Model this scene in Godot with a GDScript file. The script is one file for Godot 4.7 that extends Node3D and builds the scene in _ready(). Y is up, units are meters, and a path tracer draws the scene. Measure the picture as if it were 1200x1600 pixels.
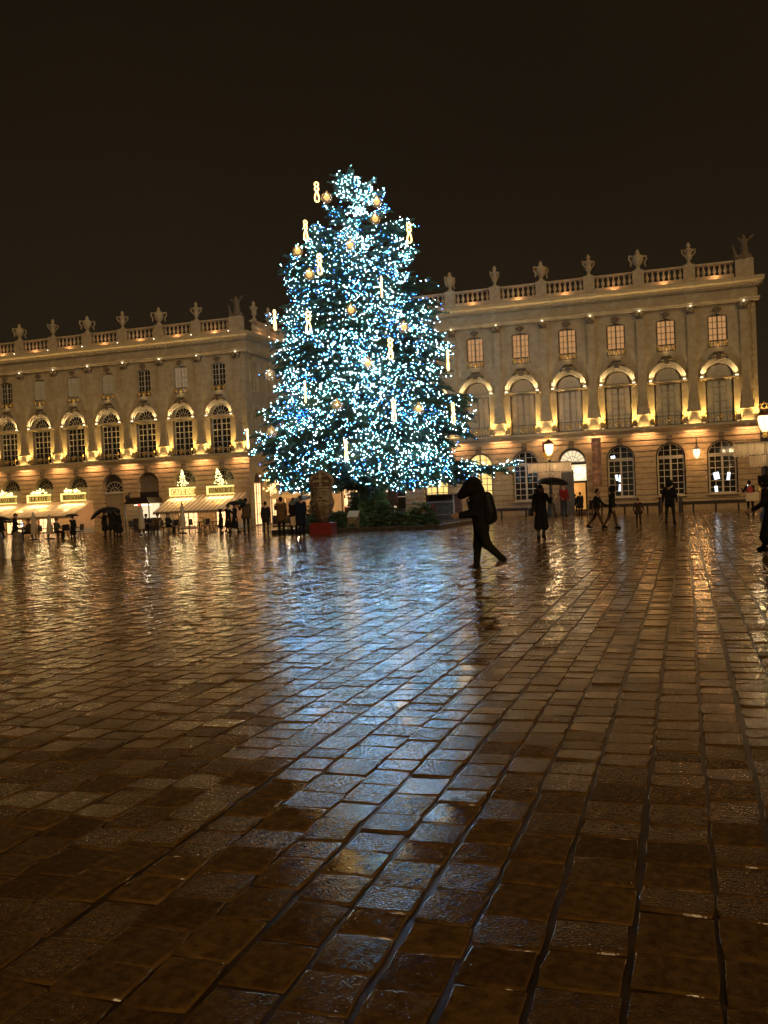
extends Node3D

# ------------------------------------------------------------------ setting up
const EYE := 1.5
const FACE := -55.5          # the plane of both palace fronts
var rng := RandomNumberGenerator.new()
var taken := {}
var M := {}
var tex := {}


func _ready() -> void:
	rng.seed = 4711
	make_camera()
	make_sky_and_sun()
	make_textures()
	make_materials()
	make_ground()
	make_palaces()
	make_street()
	make_wall_furniture()
	make_tree()
	make_planter()
	make_terraces()
	make_people()


func make_camera() -> void:
	var cam := Camera3D.new()
	cam.name = "camera"
	cam.basis = Basis(Vector3.UP, deg_to_rad(18.148)) * Basis(Vector3.RIGHT, deg_to_rad(-0.8745)) * Basis(Vector3.BACK, deg_to_rad(-2.4622))
	cam.position = Vector3(0, EYE, 0)
	cam.fov = 58.109
	cam.near = 0.05
	cam.far = 600.0
	add_child(cam)
	cam.current = true


func make_sky_and_sun() -> void:
	var sm := ProceduralSkyMaterial.new()
	sm.sky_top_color = lin(0.0066, 0.0040, 0.0019)
	sm.sky_horizon_color = lin(0.0175, 0.0108, 0.0052)
	sm.sky_curve = 0.35
	var veil := noise_image(512, 0.008, 4, 71)
	veil.resize(512, 256)
	var cover := Image.create(512, 256, false, Image.FORMAT_RGBA8)
	for y in 256:
		for x in 512:
			cover.set_pixel(x, y, Color(1, 1, 1, veil.get_pixel(x, y).r))
	sm.sky_cover = ImageTexture.create_from_image(cover)
	sm.sky_cover_modulate = lin(0.0062, 0.0038, 0.0018)
	sm.ground_bottom_color = lin(0.006, 0.004, 0.002)
	sm.ground_horizon_color = lin(0.012, 0.008, 0.004)
	sm.sky_energy_multiplier = 0.74
	var sky := Sky.new()
	sky.sky_material = sm
	var env := Environment.new()
	env.background_mode = Environment.BG_SKY
	env.sky = sky
	env.tonemap_mode = Environment.TONE_MAPPER_LINEAR
	env.tonemap_exposure = 1.3
	env.fog_enabled = true
	env.fog_density = 0.0004
	env.fog_light_color = lin(0.90, 0.78, 0.62)
	env.sdfgi_enabled = true
	env.ssao_enabled = true
	env.ssil_enabled = true
	var we := WorldEnvironment.new()
	we.name = "environment"
	we.environment = env
	add_child(we)
	# the dim wash of the lit city behind the photographer
	var sun := DirectionalLight3D.new()
	sun.name = "night_glow"
	sun.light_color = lin(1.0, 0.66, 0.30)
	sun.light_energy = 0.28
	sun.light_angular_distance = 30.0
	sun.shadow_enabled = true
	sun.sky_mode = DirectionalLight3D.SKY_MODE_LIGHT_ONLY
	add_child(sun)
	sun.look_at_from_position(Vector3(22, 25, 33), Vector3.ZERO)


# ------------------------------------------------------------------ helpers
func lin(r: float, g: float, b: float) -> Color:
	return Color(r, g, b).linear_to_srgb()


func numbered(called: String) -> String:
	if not taken.has(called):
		taken[called] = 0
		return called
	taken[called] += 1
	return "%s_%03d" % [called, taken[called]]


func tag(o: Node, label: String, category: String = "", group: String = "", kind: String = "") -> Node:
	if label: o.set_meta("label", label)
	if category: o.set_meta("category", category)
	if group: o.set_meta("group", group)
	if kind: o.set_meta("kind", kind)
	return o


func thing(called: String, label: String, category: String, at: Vector3 = Vector3.ZERO, turn: float = 0.0, group: String = "") -> Node3D:
	var o := Node3D.new()
	o.name = numbered(called)
	o.position = at
	o.rotation.y = turn
	tag(o, label, category, group)
	add_child(o)
	return o


func part(called: String, mesh: Mesh, mat: Material, parent: Node, t: Transform3D = Transform3D.IDENTITY) -> MeshInstance3D:
	var o := MeshInstance3D.new()
	o.name = called
	o.mesh = mesh
	if mat != null:
		o.material_override = mat
	o.transform = t
	parent.add_child(o, true)
	return o


func single(called: String, mesh: Mesh, mat: Material, label: String, category: String, t: Transform3D = Transform3D.IDENTITY, group: String = "") -> MeshInstance3D:
	var o := MeshInstance3D.new()
	o.name = numbered(called)
	o.mesh = mesh
	if mat != null:
		o.material_override = mat
	o.transform = t
	tag(o, label, category, group)
	add_child(o)
	return o


func spot(parent: Node, pos: Vector3, dir: Vector3, energy: float, color: Color, angle: float, size: float = 0.03, called: String = "spot_light") -> void:
	var l := SpotLight3D.new()
	l.name = called
	l.light_color = color
	l.light_energy = energy
	l.spot_angle = angle
	l.spot_angle_attenuation = 1.0
	l.spot_range = 30.0
	l.spot_attenuation = 2.0
	l.light_size = size
	l.shadow_enabled = true
	var up := Vector3.UP if absf(dir.normalized().y) < 0.95 else Vector3.BACK
	l.transform = Transform3D(Basis.looking_at(dir, up), pos)
	parent.add_child(l, true)


func omni(parent: Node, pos: Vector3, energy: float, color: Color, size: float = 0.05, called: String = "lamp_light") -> void:
	var l := OmniLight3D.new()
	l.name = called
	l.light_color = color
	l.light_energy = energy
	l.omni_range = 40.0
	l.omni_attenuation = 2.0
	l.light_size = size
	l.shadow_enabled = true
	l.position = pos
	parent.add_child(l, true)


# a small mesh maker; faces are given counter-clockwise as seen from outside
class MB:
	var v := PackedVector3Array()
	var n := PackedVector3Array()
	var c := PackedColorArray()
	var ix := PackedInt32Array()
	var col := Color(1, 1, 1)
	var tinted := false

	func tint(k: Color) -> MB:
		col = k
		tinted = true
		return self

	func put(p: Vector3, nn: Vector3) -> int:
		v.append(p)
		n.append(nn)
		c.append(col)
		return v.size() - 1

	func tri(a: Vector3, b: Vector3, d: Vector3) -> void:
		var nn := (b - a).cross(d - a).normalized()
		var i := put(a, nn)
		put(b, nn)
		put(d, nn)
		ix.append_array(PackedInt32Array([i, i + 2, i + 1]))

	func quad(a: Vector3, b: Vector3, d: Vector3, e: Vector3) -> void:
		var nn := (d - a).cross(e - b).normalized()
		var i := put(a, nn)
		put(b, nn)
		put(d, nn)
		put(e, nn)
		ix.append_array(PackedInt32Array([i, i + 2, i + 1, i, i + 3, i + 2]))

	func box(at: Vector3, s: Vector3, b: Basis = Basis.IDENTITY) -> MB:
		var h := s * 0.5
		var x := b.x * h.x
		var y := b.y * h.y
		var z := b.z * h.z
		quad(at - x - y + z, at + x - y + z, at + x + y + z, at - x + y + z)
		quad(at + x - y - z, at - x - y - z, at - x + y - z, at + x + y - z)
		quad(at + x - y + z, at + x - y - z, at + x + y - z, at + x + y + z)
		quad(at - x - y - z, at - x - y + z, at - x + y + z, at - x + y - z)
		quad(at - x + y + z, at + x + y + z, at + x + y - z, at - x + y - z)
		quad(at - x - y - z, at + x - y - z, at + x - y + z, at - x - y + z)
		return self

	# box given by its corners
	func bx(x0: float, y0: float, z0: float, x1: float, y1: float, z1: float) -> MB:
		return box(Vector3(x0 + x1, y0 + y1, z0 + z1) * 0.5, Vector3(x1 - x0, y1 - y0, z1 - z0))

	# box whose top edges are rounded off by a chamfer
	func bevel(at: Vector3, s: Vector3, e: float, b: Basis = Basis.IDENTITY) -> MB:
		var ring := func(h: float, k: float) -> Array:
			var o := []
			for q in [Vector2(-1, 1), Vector2(1, 1), Vector2(1, -1), Vector2(-1, -1)]:
				o.append(at + b * Vector3(q.x * (s.x * 0.5 - k), h, q.y * (s.z * 0.5 - k)))
			return o
		var r := [ring.call(-s.y / 2, e), ring.call(-s.y / 2 + e, 0.0), ring.call(s.y / 2 - e, 0.0), ring.call(s.y / 2, e)]
		for k in 3:
			for j in 4:
				quad(r[k][j], r[k][(j + 1) % 4], r[k + 1][(j + 1) % 4], r[k + 1][j])
		quad(r[3][0], r[3][1], r[3][2], r[3][3])
		quad(r[0][3], r[0][2], r[0][1], r[0][0])
		return self

	func lathe(at: Vector3, prof: Array, seg: int, b: Basis = Basis.IDENTITY, caps: bool = true) -> MB:
		# prof: Vector2(radius, height), from the bottom up
		var base := v.size()
		var m := prof.size()
		for k in m:
			var a: Vector2 = prof[maxi(k - 1, 0)]
			var z: Vector2 = prof[mini(k + 1, m - 1)]
			var t := (z - a).normalized()
			for j in seg:
				var ang := TAU * j / seg
				var d := Vector3(cos(ang), 0, -sin(ang))
				put(at + b * (d * prof[k].x + Vector3(0, prof[k].y, 0)), b * (d * t.y - Vector3(0, t.x, 0)).normalized())
		for k in m - 1:
			for j in seg:
				var p := base + k * seg + j
				var q := base + k * seg + (j + 1) % seg
				ix.append_array(PackedInt32Array([p, q + seg, q, p, p + seg, q + seg]))
		if caps:
			for side in 2:
				var k := 0 if side == 0 else m - 1
				if prof[k].x < 0.002:
					continue
				var nn := b * Vector3(0, -1 if side == 0 else 1, 0)
				var mid := put(at + b * Vector3(0, prof[k].y, 0), nn)
				for j in seg:
					var ang := TAU * j / seg
					put(at + b * (Vector3(cos(ang), 0, -sin(ang)) * prof[k].x + Vector3(0, prof[k].y, 0)), nn)
				for j in seg:
					var p := mid + 1 + j
					var q := mid + 1 + (j + 1) % seg
					ix.append_array(PackedInt32Array([mid, p, q]) if side == 0 else PackedInt32Array([mid, q, p]))
		return self

	func ball(at: Vector3, r: float, seg: int = 10, rows: int = 6, squash: float = 1.0) -> MB:
		var prof := []
		for k in rows + 1:
			var a := PI * k / rows
			prof.append(Vector2(maxf(sin(a) * r, 0.0005), -cos(a) * r * squash))
		return lathe(at, prof, seg, Basis.IDENTITY, false)

	func tube(pts: Array, r: float, seg: int = 6, closed: bool = false, r_end: float = -1.0) -> MB:
		var m := pts.size()
		var base := v.size()
		var side := Vector3.ZERO
		for k in m:
			var a: Vector3 = pts[(k - 1 + m) % m] if closed or k > 0 else pts[k]
			var z: Vector3 = pts[(k + 1) % m] if closed or k < m - 1 else pts[k]
			var t := (z - a).normalized()
			if side == Vector3.ZERO:
				side = t.cross(Vector3.UP if absf(t.y) < 0.9 else Vector3.RIGHT).normalized()
			side = (side - t * side.dot(t)).normalized()
			var up := side.cross(t)
			var rr := r if r_end < 0.0 else lerpf(r, r_end, float(k) / maxf(m - 1, 1))
			for j in seg:
				var ang := TAU * j / seg
				var d := side * cos(ang) + up * sin(ang)
				put(pts[k] + d * rr, d)
		for k in (m if closed else m - 1):
			for j in seg:
				var p := base + k * seg + j
				var q := base + k * seg + (j + 1) % seg
				var p2 := base + ((k + 1) % m) * seg + j
				var q2 := base + ((k + 1) % m) * seg + (j + 1) % seg
				ix.append_array(PackedInt32Array([p, q, q2, p, q2, p2]))
		return self

	# a flat outline (counter-clockwise seen from +z) given thickness along z
	func plate(outline: PackedVector2Array, z0: float, z1: float, t: Transform3D = Transform3D.IDENTITY) -> MB:
		var idx := Geometry2D.triangulate_polygon(outline)
		for k in range(0, idx.size(), 3):
			var a := outline[idx[k]]
			var b := outline[idx[k + 1]]
			var d := outline[idx[k + 2]]
			if (b - a).cross(d - a) < 0:
				var q := b
				b = d
				d = q
			tri(t * Vector3(a.x, a.y, z1), t * Vector3(b.x, b.y, z1), t * Vector3(d.x, d.y, z1))
			tri(t * Vector3(a.x, a.y, z0), t * Vector3(d.x, d.y, z0), t * Vector3(b.x, b.y, z0))
		var m := outline.size()
		for k in m:
			var a := outline[k]
			var b := outline[(k + 1) % m]
			quad(t * Vector3(a.x, a.y, z0), t * Vector3(b.x, b.y, z0), t * Vector3(b.x, b.y, z1), t * Vector3(a.x, a.y, z1))
		return self

	func arch_ring(cx: float, cy: float, r0: float, r1: float, z0: float, z1: float, seg: int, a0: float = 0.0, a1: float = PI) -> MB:
		for k in seg:
			var a := lerpf(a0, a1, float(k) / seg)
			var b := lerpf(a0, a1, float(k + 1) / seg)
			var da := Vector3(cos(a), sin(a), 0)
			var db := Vector3(cos(b), sin(b), 0)
			var o := Vector3(cx, cy, 0)
			var f := Vector3(0, 0, z1)
			var k0 := Vector3(0, 0, z0)
			quad(o + da * r0 + f, o + da * r1 + f, o + db * r1 + f, o + db * r0 + f)
			quad(o + da * r1 + f, o + da * r1 + k0, o + db * r1 + k0, o + db * r1 + f)
			quad(o + da * r0 + k0, o + da * r0 + f, o + db * r0 + f, o + db * r0 + k0)
		for a in [a0, a1]:
			var d := Vector3(cos(a), sin(a), 0)
			var o := Vector3(cx, cy, 0)
			quad(o + d * r0 + Vector3(0, 0, z0), o + d * r1 + Vector3(0, 0, z0), o + d * r1 + Vector3(0, 0, z1), o + d * r0 + Vector3(0, 0, z1))
		return self

	func bar(a: Vector3, b: Vector3, w: float, d: float) -> MB:
		var y := (b - a)
		var l := y.length()
		y = y / l
		var x := y.cross(Vector3.BACK if absf(y.z) < 0.9 else Vector3.UP).normalized()
		return box((a + b) * 0.5, Vector3(w, l, d), Basis(x, y, x.cross(y)))

	func mesh(mat: Material = null) -> ArrayMesh:
		var m := ArrayMesh.new()
		add_to(m, mat)
		return m

	func add_to(m: ArrayMesh, mat: Material) -> void:
		var arr := []
		arr.resize(Mesh.ARRAY_MAX)
		arr[Mesh.ARRAY_VERTEX] = v
		arr[Mesh.ARRAY_NORMAL] = n
		if tinted:
			arr[Mesh.ARRAY_COLOR] = c
		arr[Mesh.ARRAY_INDEX] = ix
		m.add_surface_from_arrays(Mesh.PRIMITIVE_TRIANGLES, arr)
		if mat != null:
			m.surface_set_material(m.get_surface_count() - 1, mat)


# ------------------------------------------------------------------ surfaces
func noise_image(size: int, freq: float, octaves: int, seed_: int, kind: int = FastNoiseLite.TYPE_SIMPLEX_SMOOTH) -> Image:
	var f := FastNoiseLite.new()
	f.seed = seed_
	f.noise_type = kind
	f.frequency = freq
	f.fractal_type = FastNoiseLite.FRACTAL_FBM
	f.fractal_octaves = octaves
	return f.get_seamless_image(size, size)


func ramp_image(src: Image, a: Color, b: Color) -> ImageTexture:
	var im := Image.create(src.get_width(), src.get_height(), false, Image.FORMAT_RGB8)
	for y in src.get_height():
		for x in src.get_width():
			im.set_pixel(x, y, a.lerp(b, src.get_pixel(x, y).r))
	return ImageTexture.create_from_image(im)


func make_textures() -> void:
	var coarse := noise_image(256, 0.012, 5, 3)
	var fine := noise_image(256, 0.05, 4, 9)
	var mixed := noise_image(256, 0.02, 5, 31)
	for y in 256:
		for x in 256:
			mixed.set_pixel(x, y, mixed.get_pixel(x, y).lerp(fine.get_pixel(x, y), 0.55))
	var pits := noise_image(256, 0.06, 3, 21, FastNoiseLite.TYPE_CELLULAR)
	tex.stone = ramp_image(mixed, Color(0.78, 0.74, 0.68), Color(1, 1, 1))
	tex.dirt = ramp_image(coarse, Color(0.45, 0.42, 0.38), Color(1.0, 0.98, 0.95))
	tex.fine = ImageTexture.create_from_image(fine)
	tex.pits = ImageTexture.create_from_image(pits)
	tex.coarse = ImageTexture.create_from_image(coarse)
	tex.grain = ImageTexture.create_from_image(noise_image(256, 0.055, 4, 44))
	var grit := noise_image(256, 0.016, 3, 61)
	var speck := noise_image(256, 0.16, 2, 62)
	for y in 256:
		for x in 256:
			var g := grit.get_pixel(x, y).r * 0.55 + speck.get_pixel(x, y).r * 0.45
			grit.set_pixel(x, y, Color(g, g, g))
	tex.grit = ramp_image(grit, Color(0.42, 0.38, 0.33), Color(1.0, 0.98, 0.94))
	tex.wet = ramp_image(noise_image(256, 0.02, 4, 5), Color(0.35, 0.35, 0.35), Color(1, 1, 1))


func mat(r: float, g: float, b: float, rough: float = 0.8, metal: float = 0.0) -> StandardMaterial3D:
	var m := StandardMaterial3D.new()
	m.albedo_color = lin(r, g, b)
	m.roughness = rough
	m.metallic = metal
	return m


func mottled(m: StandardMaterial3D, t: Texture2D, scale_: float, bump: Texture2D = null, bump_cm: float = 0.0) -> StandardMaterial3D:
	m.albedo_texture = t
	m.uv1_triplanar = true
	m.uv1_world_triplanar = true
	m.uv1_scale = Vector3.ONE * scale_
	if bump != null:
		m.heightmap_enabled = true
		m.heightmap_texture = bump
		m.heightmap_scale = bump_cm
	return m


func glow(r: float, g: float, b: float, energy: float) -> StandardMaterial3D:
	var m := mat(minf(r, 1.0) * 0.5, minf(g, 1.0) * 0.5, minf(b, 1.0) * 0.5, 0.5)
	m.emission_enabled = true
	m.emission = lin(r, g, b)
	m.emission_energy_multiplier = energy
	return m


func make_materials() -> void:
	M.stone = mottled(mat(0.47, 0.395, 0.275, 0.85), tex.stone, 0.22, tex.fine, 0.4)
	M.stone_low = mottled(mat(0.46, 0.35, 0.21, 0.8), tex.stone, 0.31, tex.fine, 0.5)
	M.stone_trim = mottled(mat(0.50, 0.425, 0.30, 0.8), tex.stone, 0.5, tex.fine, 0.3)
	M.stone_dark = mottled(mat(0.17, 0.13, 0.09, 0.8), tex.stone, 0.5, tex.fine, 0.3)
	M.slate = mat(0.03, 0.03, 0.035, 0.5)
	M.room = mat(0.10, 0.08, 0.06, 0.9)
	M.frame = mat(0.42, 0.38, 0.31, 0.5)
	M.frame_dark = mat(0.22, 0.17, 0.11, 0.5)
	M.glass = mat(0.012, 0.011, 0.010, 0.06)
	M.glass_blue = mat(0.02, 0.028, 0.035, 0.06)
	M.glass_curtain = mottled(glow(0.15, 0.095, 0.042, 1.0), tex.stone, 1.2)
	M.glass_pink = mottled(glow(0.40, 0.20, 0.075, 0.85), tex.stone, 1.2)
	M.glass_yellow = mottled(glow(0.95, 0.66, 0.20, 0.95), tex.stone, 0.9)
	M.glass_white = mottled(glow(0.80, 0.66, 0.42, 0.9), tex.stone, 1.0)
	M.glass_orange = mottled(glow(0.55, 0.24, 0.05, 0.8), tex.stone, 1.0)
	M.gold = mat(0.72, 0.48, 0.16, 0.35, 0.8)
	M.iron = mat(0.02, 0.018, 0.016, 0.45, 0.5)
	M.wood_dark = mottled(mat(0.035, 0.018, 0.012, 0.45), tex.dirt, 1.5)
	M.wood_red = mottled(mat(0.16, 0.045, 0.02, 0.5), tex.dirt, 1.0)
	M.lamp_warm = glow(1.0, 0.72, 0.34, 5.0)
	M.lamp_glass = glow(1.0, 0.78, 0.44, 1.7)
	M.led_white = glow(1.0, 0.84, 0.55, 3.5)
	M.led_low = glow(1.0, 0.66, 0.26, 0.8)
	M.tubes = glow(1.0, 0.62, 0.20, 3.4)
	M.bulb = glow(1.0, 0.68, 0.22, 4.0)
	M.sign_glow = glow(1.0, 0.80, 0.26, 1.15)
	M.sign_field = glow(0.55, 0.36, 0.08, 0.6)
	M.sign_ink = mat(0.05, 0.03, 0.01, 0.7)
	M.garland = glow(1.0, 0.86, 0.34, 2.2)
	M.white_fringe = mat(0.72, 0.63, 0.50, 0.8)
	M.white_fringe.backlight_enabled = true
	M.white_fringe.backlight = Color(0.9, 0.82, 0.68)
	M.canvas = mat(1, 1, 1, 0.85)
	M.canvas.vertex_color_use_as_albedo = true
	M.canvas.backlight_enabled = true
	M.canvas.backlight = Color(0.7, 0.62, 0.45)
	M.cloth = mat(1, 1, 1, 0.85)
	M.cloth.vertex_color_use_as_albedo = true
	M.cloth.metallic_specular = 0.2
	M.shiny_cloth = mat(0.010, 0.010, 0.012, 0.4)
	M.shiny_cloth.metallic_specular = 0.25
	M.grey_cloth = mat(0.10, 0.13, 0.17, 0.45)
	M.parasol = mat(0.40, 0.33, 0.24, 0.85)
	M.red_box = mottled(mat(0.19, 0.012, 0.010, 0.45), tex.stone, 0.8)
	M.clay = mottled(mat(0.40, 0.34, 0.28, 0.75), tex.dirt, 1.1, tex.fine, 1.0)
	M.clay_dark = mottled(mat(0.15, 0.085, 0.055, 0.75), tex.dirt, 1.1)
	M.kerb = mottled(mat(0.07, 0.065, 0.055, 0.5), tex.dirt, 0.8, tex.fine, 0.6)
	M.soil = mottled(mat(0.045, 0.035, 0.022, 0.9), tex.dirt, 0.7, tex.fine, 3.0)
	M.bark = mottled(mat(0.06, 0.04, 0.025, 0.9), tex.dirt, 1.3, tex.fine, 2.0)
	M.needles = mat(1, 1, 1, 0.6)
	M.needles.vertex_color_use_as_albedo = true
	M.needles.backlight_enabled = true
	M.needles.backlight = Color(0.25, 0.25, 0.2)
	M.needles_brightened = mat(1.0, 1.0, 1.0, 0.6)  # for sprays whose colour is brightened where little light reaches
	M.needles_brightened.albedo_color = Color(1, 1, 1)
	M.needles_brightened.vertex_color_use_as_albedo = true
	M.bollard = mottled(mat(0.32, 0.28, 0.22, 0.6), tex.dirt, 1.2, tex.fine, 0.5)
	M.bauble = mat(0.95, 0.72, 0.34, 0.22, 0.8)
	M.bauble_core = glow(0.95, 0.56, 0.18, 0.9)
	M.bauble_clear = mat(1, 0.86, 0.6, 0.04)
	M.bauble_clear.transparency = BaseMaterial3D.TRANSPARENCY_ALPHA
	M.bauble_clear.albedo_color.a = 0.28
	M.plaque = mat(0.45, 0.52, 0.58, 0.3)
	M.panel = mottled(mat(0.085, 0.083, 0.09, 0.6), tex.stone, 0.7)
	M.banner = mottled(mat(0.52, 0.30, 0.22, 0.85), tex.dirt, 0.6)
	M.red_flag = mat(0.16, 0.012, 0.012, 0.8)
	M.yellow_flag = mat(0.65, 0.36, 0.03, 0.8)
	M.glass_dim = mottled(glow(0.105, 0.070, 0.030, 1.0), tex.stone, 1.1)
	M.glass_net = mottled(glow(0.16, 0.108, 0.058, 1.0), tex.stone, 1.3)
	M.cool_glow = glow(0.75, 0.88, 1.0, 1.6)
	M.joint = mottled(mat(0.070, 0.043, 0.020, 0.30), tex.dirt, 0.9, tex.grain, 0.10)
	# wet setts: some worn smooth, some rough with a dimpled top
	var looks := [[0.26, 0.155, 0.050, 0.075, 0.07, 3.4], [0.22, 0.130, 0.045, 0.10, 0.15, 4.3], [0.29, 0.174, 0.058, 0.05, 0.03, 2.9], [0.24, 0.146, 0.051, 0.08, 0.09, 3.9], [0.19, 0.113, 0.041, 0.06, 0.05, 4.7]]
	for k in 5:
		var c: Array = looks[k]
		var m := mottled(mat(c[0], c[1], c[2], 1.0), tex.grit, c[5], tex.grain, c[4])
		m.roughness_texture = tex.wet
		m.roughness = c[3]
		m.metallic_specular = 0.62
		M["sett_%d" % k] = m


# ------------------------------------------------------------------ the wet square
func sett_mesh(w: float, l: float, r: RandomNumberGenerator) -> ArrayMesh:
	var mb := MB.new()
	var ring := []
	for q in [Vector2(-1, 1), Vector2(0, 1), Vector2(1, 1), Vector2(1, 0), Vector2(1, -1), Vector2(0, -1), Vector2(-1, -1), Vector2(-1, 0)]:
		var corner: float = 0.982 if absf(q.x) + absf(q.y) > 1.5 else 1.0
		ring.append(Vector2(q.x * w * 0.5 * corner + r.randf_range(-0.0065, 0.0065), q.y * l * 0.5 * corner + r.randf_range(-0.0065, 0.0065)))
	var rows := []
	for k in [[1.0, -0.05, 0.9, 0.3], [0.994, -0.006, 0.75, 0.66], [0.975, -0.0010, 0.22, 0.97], [0.94, 0.0, 0.0, 1.0]]:
		var a := []
		for p in ring:
			var d := Vector3(p.x, 0, p.y)
			var nn: Vector3 = (d.normalized() * k[2] + Vector3.UP * k[3]).normalized()
			a.append(mb.put(Vector3(d.x * k[0], k[1] + (r.randf_range(-0.0025, 0.0015) if k[1] == 0.0 else 0.0), d.z * k[0]), nn))
		rows.append(a)
	for k in 3:
		for j in 8:
			var p: int = rows[k][j]
			var q: int = rows[k][(j + 1) % 8]
			var p2: int = rows[k + 1][j]
			var q2: int = rows[k + 1][(j + 1) % 8]
			mb.ix.append_array(PackedInt32Array([p, q2, q, p, p2, q2]))
	var mid := mb.put(Vector3(0, 0.0005, 0), Vector3.UP)
	for j in 8:
		mb.ix.append_array(PackedInt32Array([mid, rows[3][(j + 1) % 8], rows[3][j]]))
	return mb.mesh()


func make_ground() -> void:
	var mb := MB.new()
	mb.quad(Vector3(-160, -0.011, 30), Vector3(120, -0.011, 30), Vector3(120, -0.011, -260), Vector3(-160, -0.011, -260))
	var plaza := single("plaza_ground", mb.mesh(), M.joint, "", "")
	plaza.set_meta("kind", "structure")
	var r := RandomNumberGenerator.new()
	r.seed = 77
	var shapes := []
	for k in 9:
		shapes.append(sett_mesh(0.25, 0.25, r))
	var all := []
	var x := -52.0
	while x < 9.0:
		var w := r.randf_range(0.205, 0.262)
		var gap := r.randf_range(0.013, 0.022)
		var z := -1.6 - r.randf() * 0.3
		var wander := r.randf() * 10.0
		while z > -51.6:
			var l := r.randf_range(0.175, 0.30)
			var cx := x + w * 0.5
			var cz := z - l * 0.5
			if cx > cz * 0.885 - 3.5 and cx < -cz * 0.095 + 3.2:
				var sunk := r.randf_range(-0.0045, 0.0035)
				var b := Basis.from_euler(Vector3(r.randfn(0.0, 0.010), r.randfn(0.0, 0.018), r.randfn(0.0, 0.009)))
				b = b.scaled_local(Vector3(w * r.randf_range(0.975, 1.03) / 0.25, 1.0, l / 0.25))
				all.append([Vector2(cx, cz).length(), Transform3D(b, Vector3(cx + sin(z * 0.5 + wander) * 0.007 + r.randfn(0.0, 0.0022), sunk, cz)), r.randi() % 9, [0, 0, 1, 1, 2, 3, 3, 4][r.randi() % 8], atan2(cx, -cz)])
			z -= l + r.randf_range(0.009, 0.016)
		x += w + gap
	# the 300 setts that show largest are pieces of their own, the rest one mass
	all.sort_custom(func(a, b): return a[0] < b[0])
	var own := 0
	var rest := {}
	for s in all:
		var in_view: bool = s[4] > -0.73 and s[4] < 0.10 and s[1].origin.z < -2.55
		if in_view and own < 300:
			part("paving_sett", shapes[s[2]], M["sett_%d" % s[3]], plaza, s[1])
			own += 1
			continue
		var key: int = s[2] * 5 + s[3]
		if not rest.has(key):
			rest[key] = []
		rest[key].append(s[1])
	for key in rest:
		var mm := MultiMesh.new()
		mm.transform_format = MultiMesh.TRANSFORM_3D
		mm.mesh = shapes[key / 5]
		mm.instance_count = rest[key].size()
		for k in rest[key].size():
			mm.set_instance_transform(k, rest[key][k])
		var o := MultiMeshInstance3D.new()
		o.name = "paving_setts"
		o.multimesh = mm
		o.material_override = M["sett_%d" % (key % 5)]
		o.set_meta("kind", "stuff")
		plaza.add_child(o, true)
	# smooth slabs in front of the palaces
	var slab := MB.new()
	var zz := -51.7
	for row in 4:
		var xx := -58.0 + r.randf() * 0.6
		while xx < 14.0:
			var l := r.randf_range(0.8, 1.3)
			slab.bevel(Vector3(xx + l * 0.5, -0.03 + r.randf_range(-0.002, 0.002), zz - 0.46), Vector3(l - 0.02, 0.07, 0.90), 0.008, Basis.from_euler(Vector3(r.randfn(0, 0.004), 0, r.randfn(0, 0.004))))
			xx += l
		zz -= 0.92
	var walk := single("pavement", slab.mesh(), M.sett_2, "", "")
	walk.set_meta("kind", "structure")


# ------------------------------------------------------------------ the two palaces
# an opening: c centre, y0 sill, ys springing, rise of its arch, hw half width
func half_at(o: Dictionary, y: float) -> float:
	if y < o.y0 or y > o.ys + o.rise:
		return 0.0
	if y <= o.ys:
		return o.hw
	var t: float = (y - o.ys) / maxf(o.rise, 0.001)
	return o.hw * sqrt(maxf(0.0, 1.0 - t * t))


func wall_rows(mb: MB, x0: float, x1: float, ya: float, yb: float, ops: Array, z: float, deep: float, skirt: float = 0.0, only: int = -1) -> void:
	# one strip of wall between ya and yb, cut by the openings; skirt sinks its edges into a joint
	var a := ya + 0.0005
	var b := yb - 0.0005
	var live := []
	for o in ops:
		var ha := half_at(o, a)
		var hb := half_at(o, b)
		if ha > 0.0 or hb > 0.0:
			live.append([o.c - ha, o.c - hb, o.c + ha, o.c + hb])
	var la := x0
	var lb := x0
	for k in live.size() + 1:
		if only >= 0 and k != only:
			if k < live.size():
				la = live[k][2]
				lb = live[k][3]
			continue
		if only > 0:
			mb.quad(Vector3(la, ya, z - deep), Vector3(la, ya, z), Vector3(lb, yb, z), Vector3(lb, yb, z - deep))
		var ra: float = live[k][0] if k < live.size() else x1
		var rb: float = live[k][1] if k < live.size() else x1
		mb.quad(Vector3(la, ya, z), Vector3(ra, ya, z), Vector3(rb, yb, z), Vector3(lb, yb, z))
		if skirt > 0.0:
			mb.quad(Vector3(la, ya - 0.035, z - skirt), Vector3(ra, ya - 0.035, z - skirt), Vector3(ra, ya, z), Vector3(la, ya, z))
			mb.quad(Vector3(lb, yb, z), Vector3(rb, yb, z), Vector3(rb, yb + 0.035, z - skirt), Vector3(lb, yb + 0.035, z - skirt))
		if k < live.size():
			mb.quad(Vector3(ra, ya, z), Vector3(ra, ya, z - deep), Vector3(rb, yb, z - deep), Vector3(rb, yb, z))
			if only >= 0:
				continue
			la = live[k][2]
			lb = live[k][3]
			mb.quad(Vector3(la, ya, z - deep), Vector3(la, ya, z), Vector3(lb, yb, z), Vector3(lb, yb, z - deep))


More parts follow.
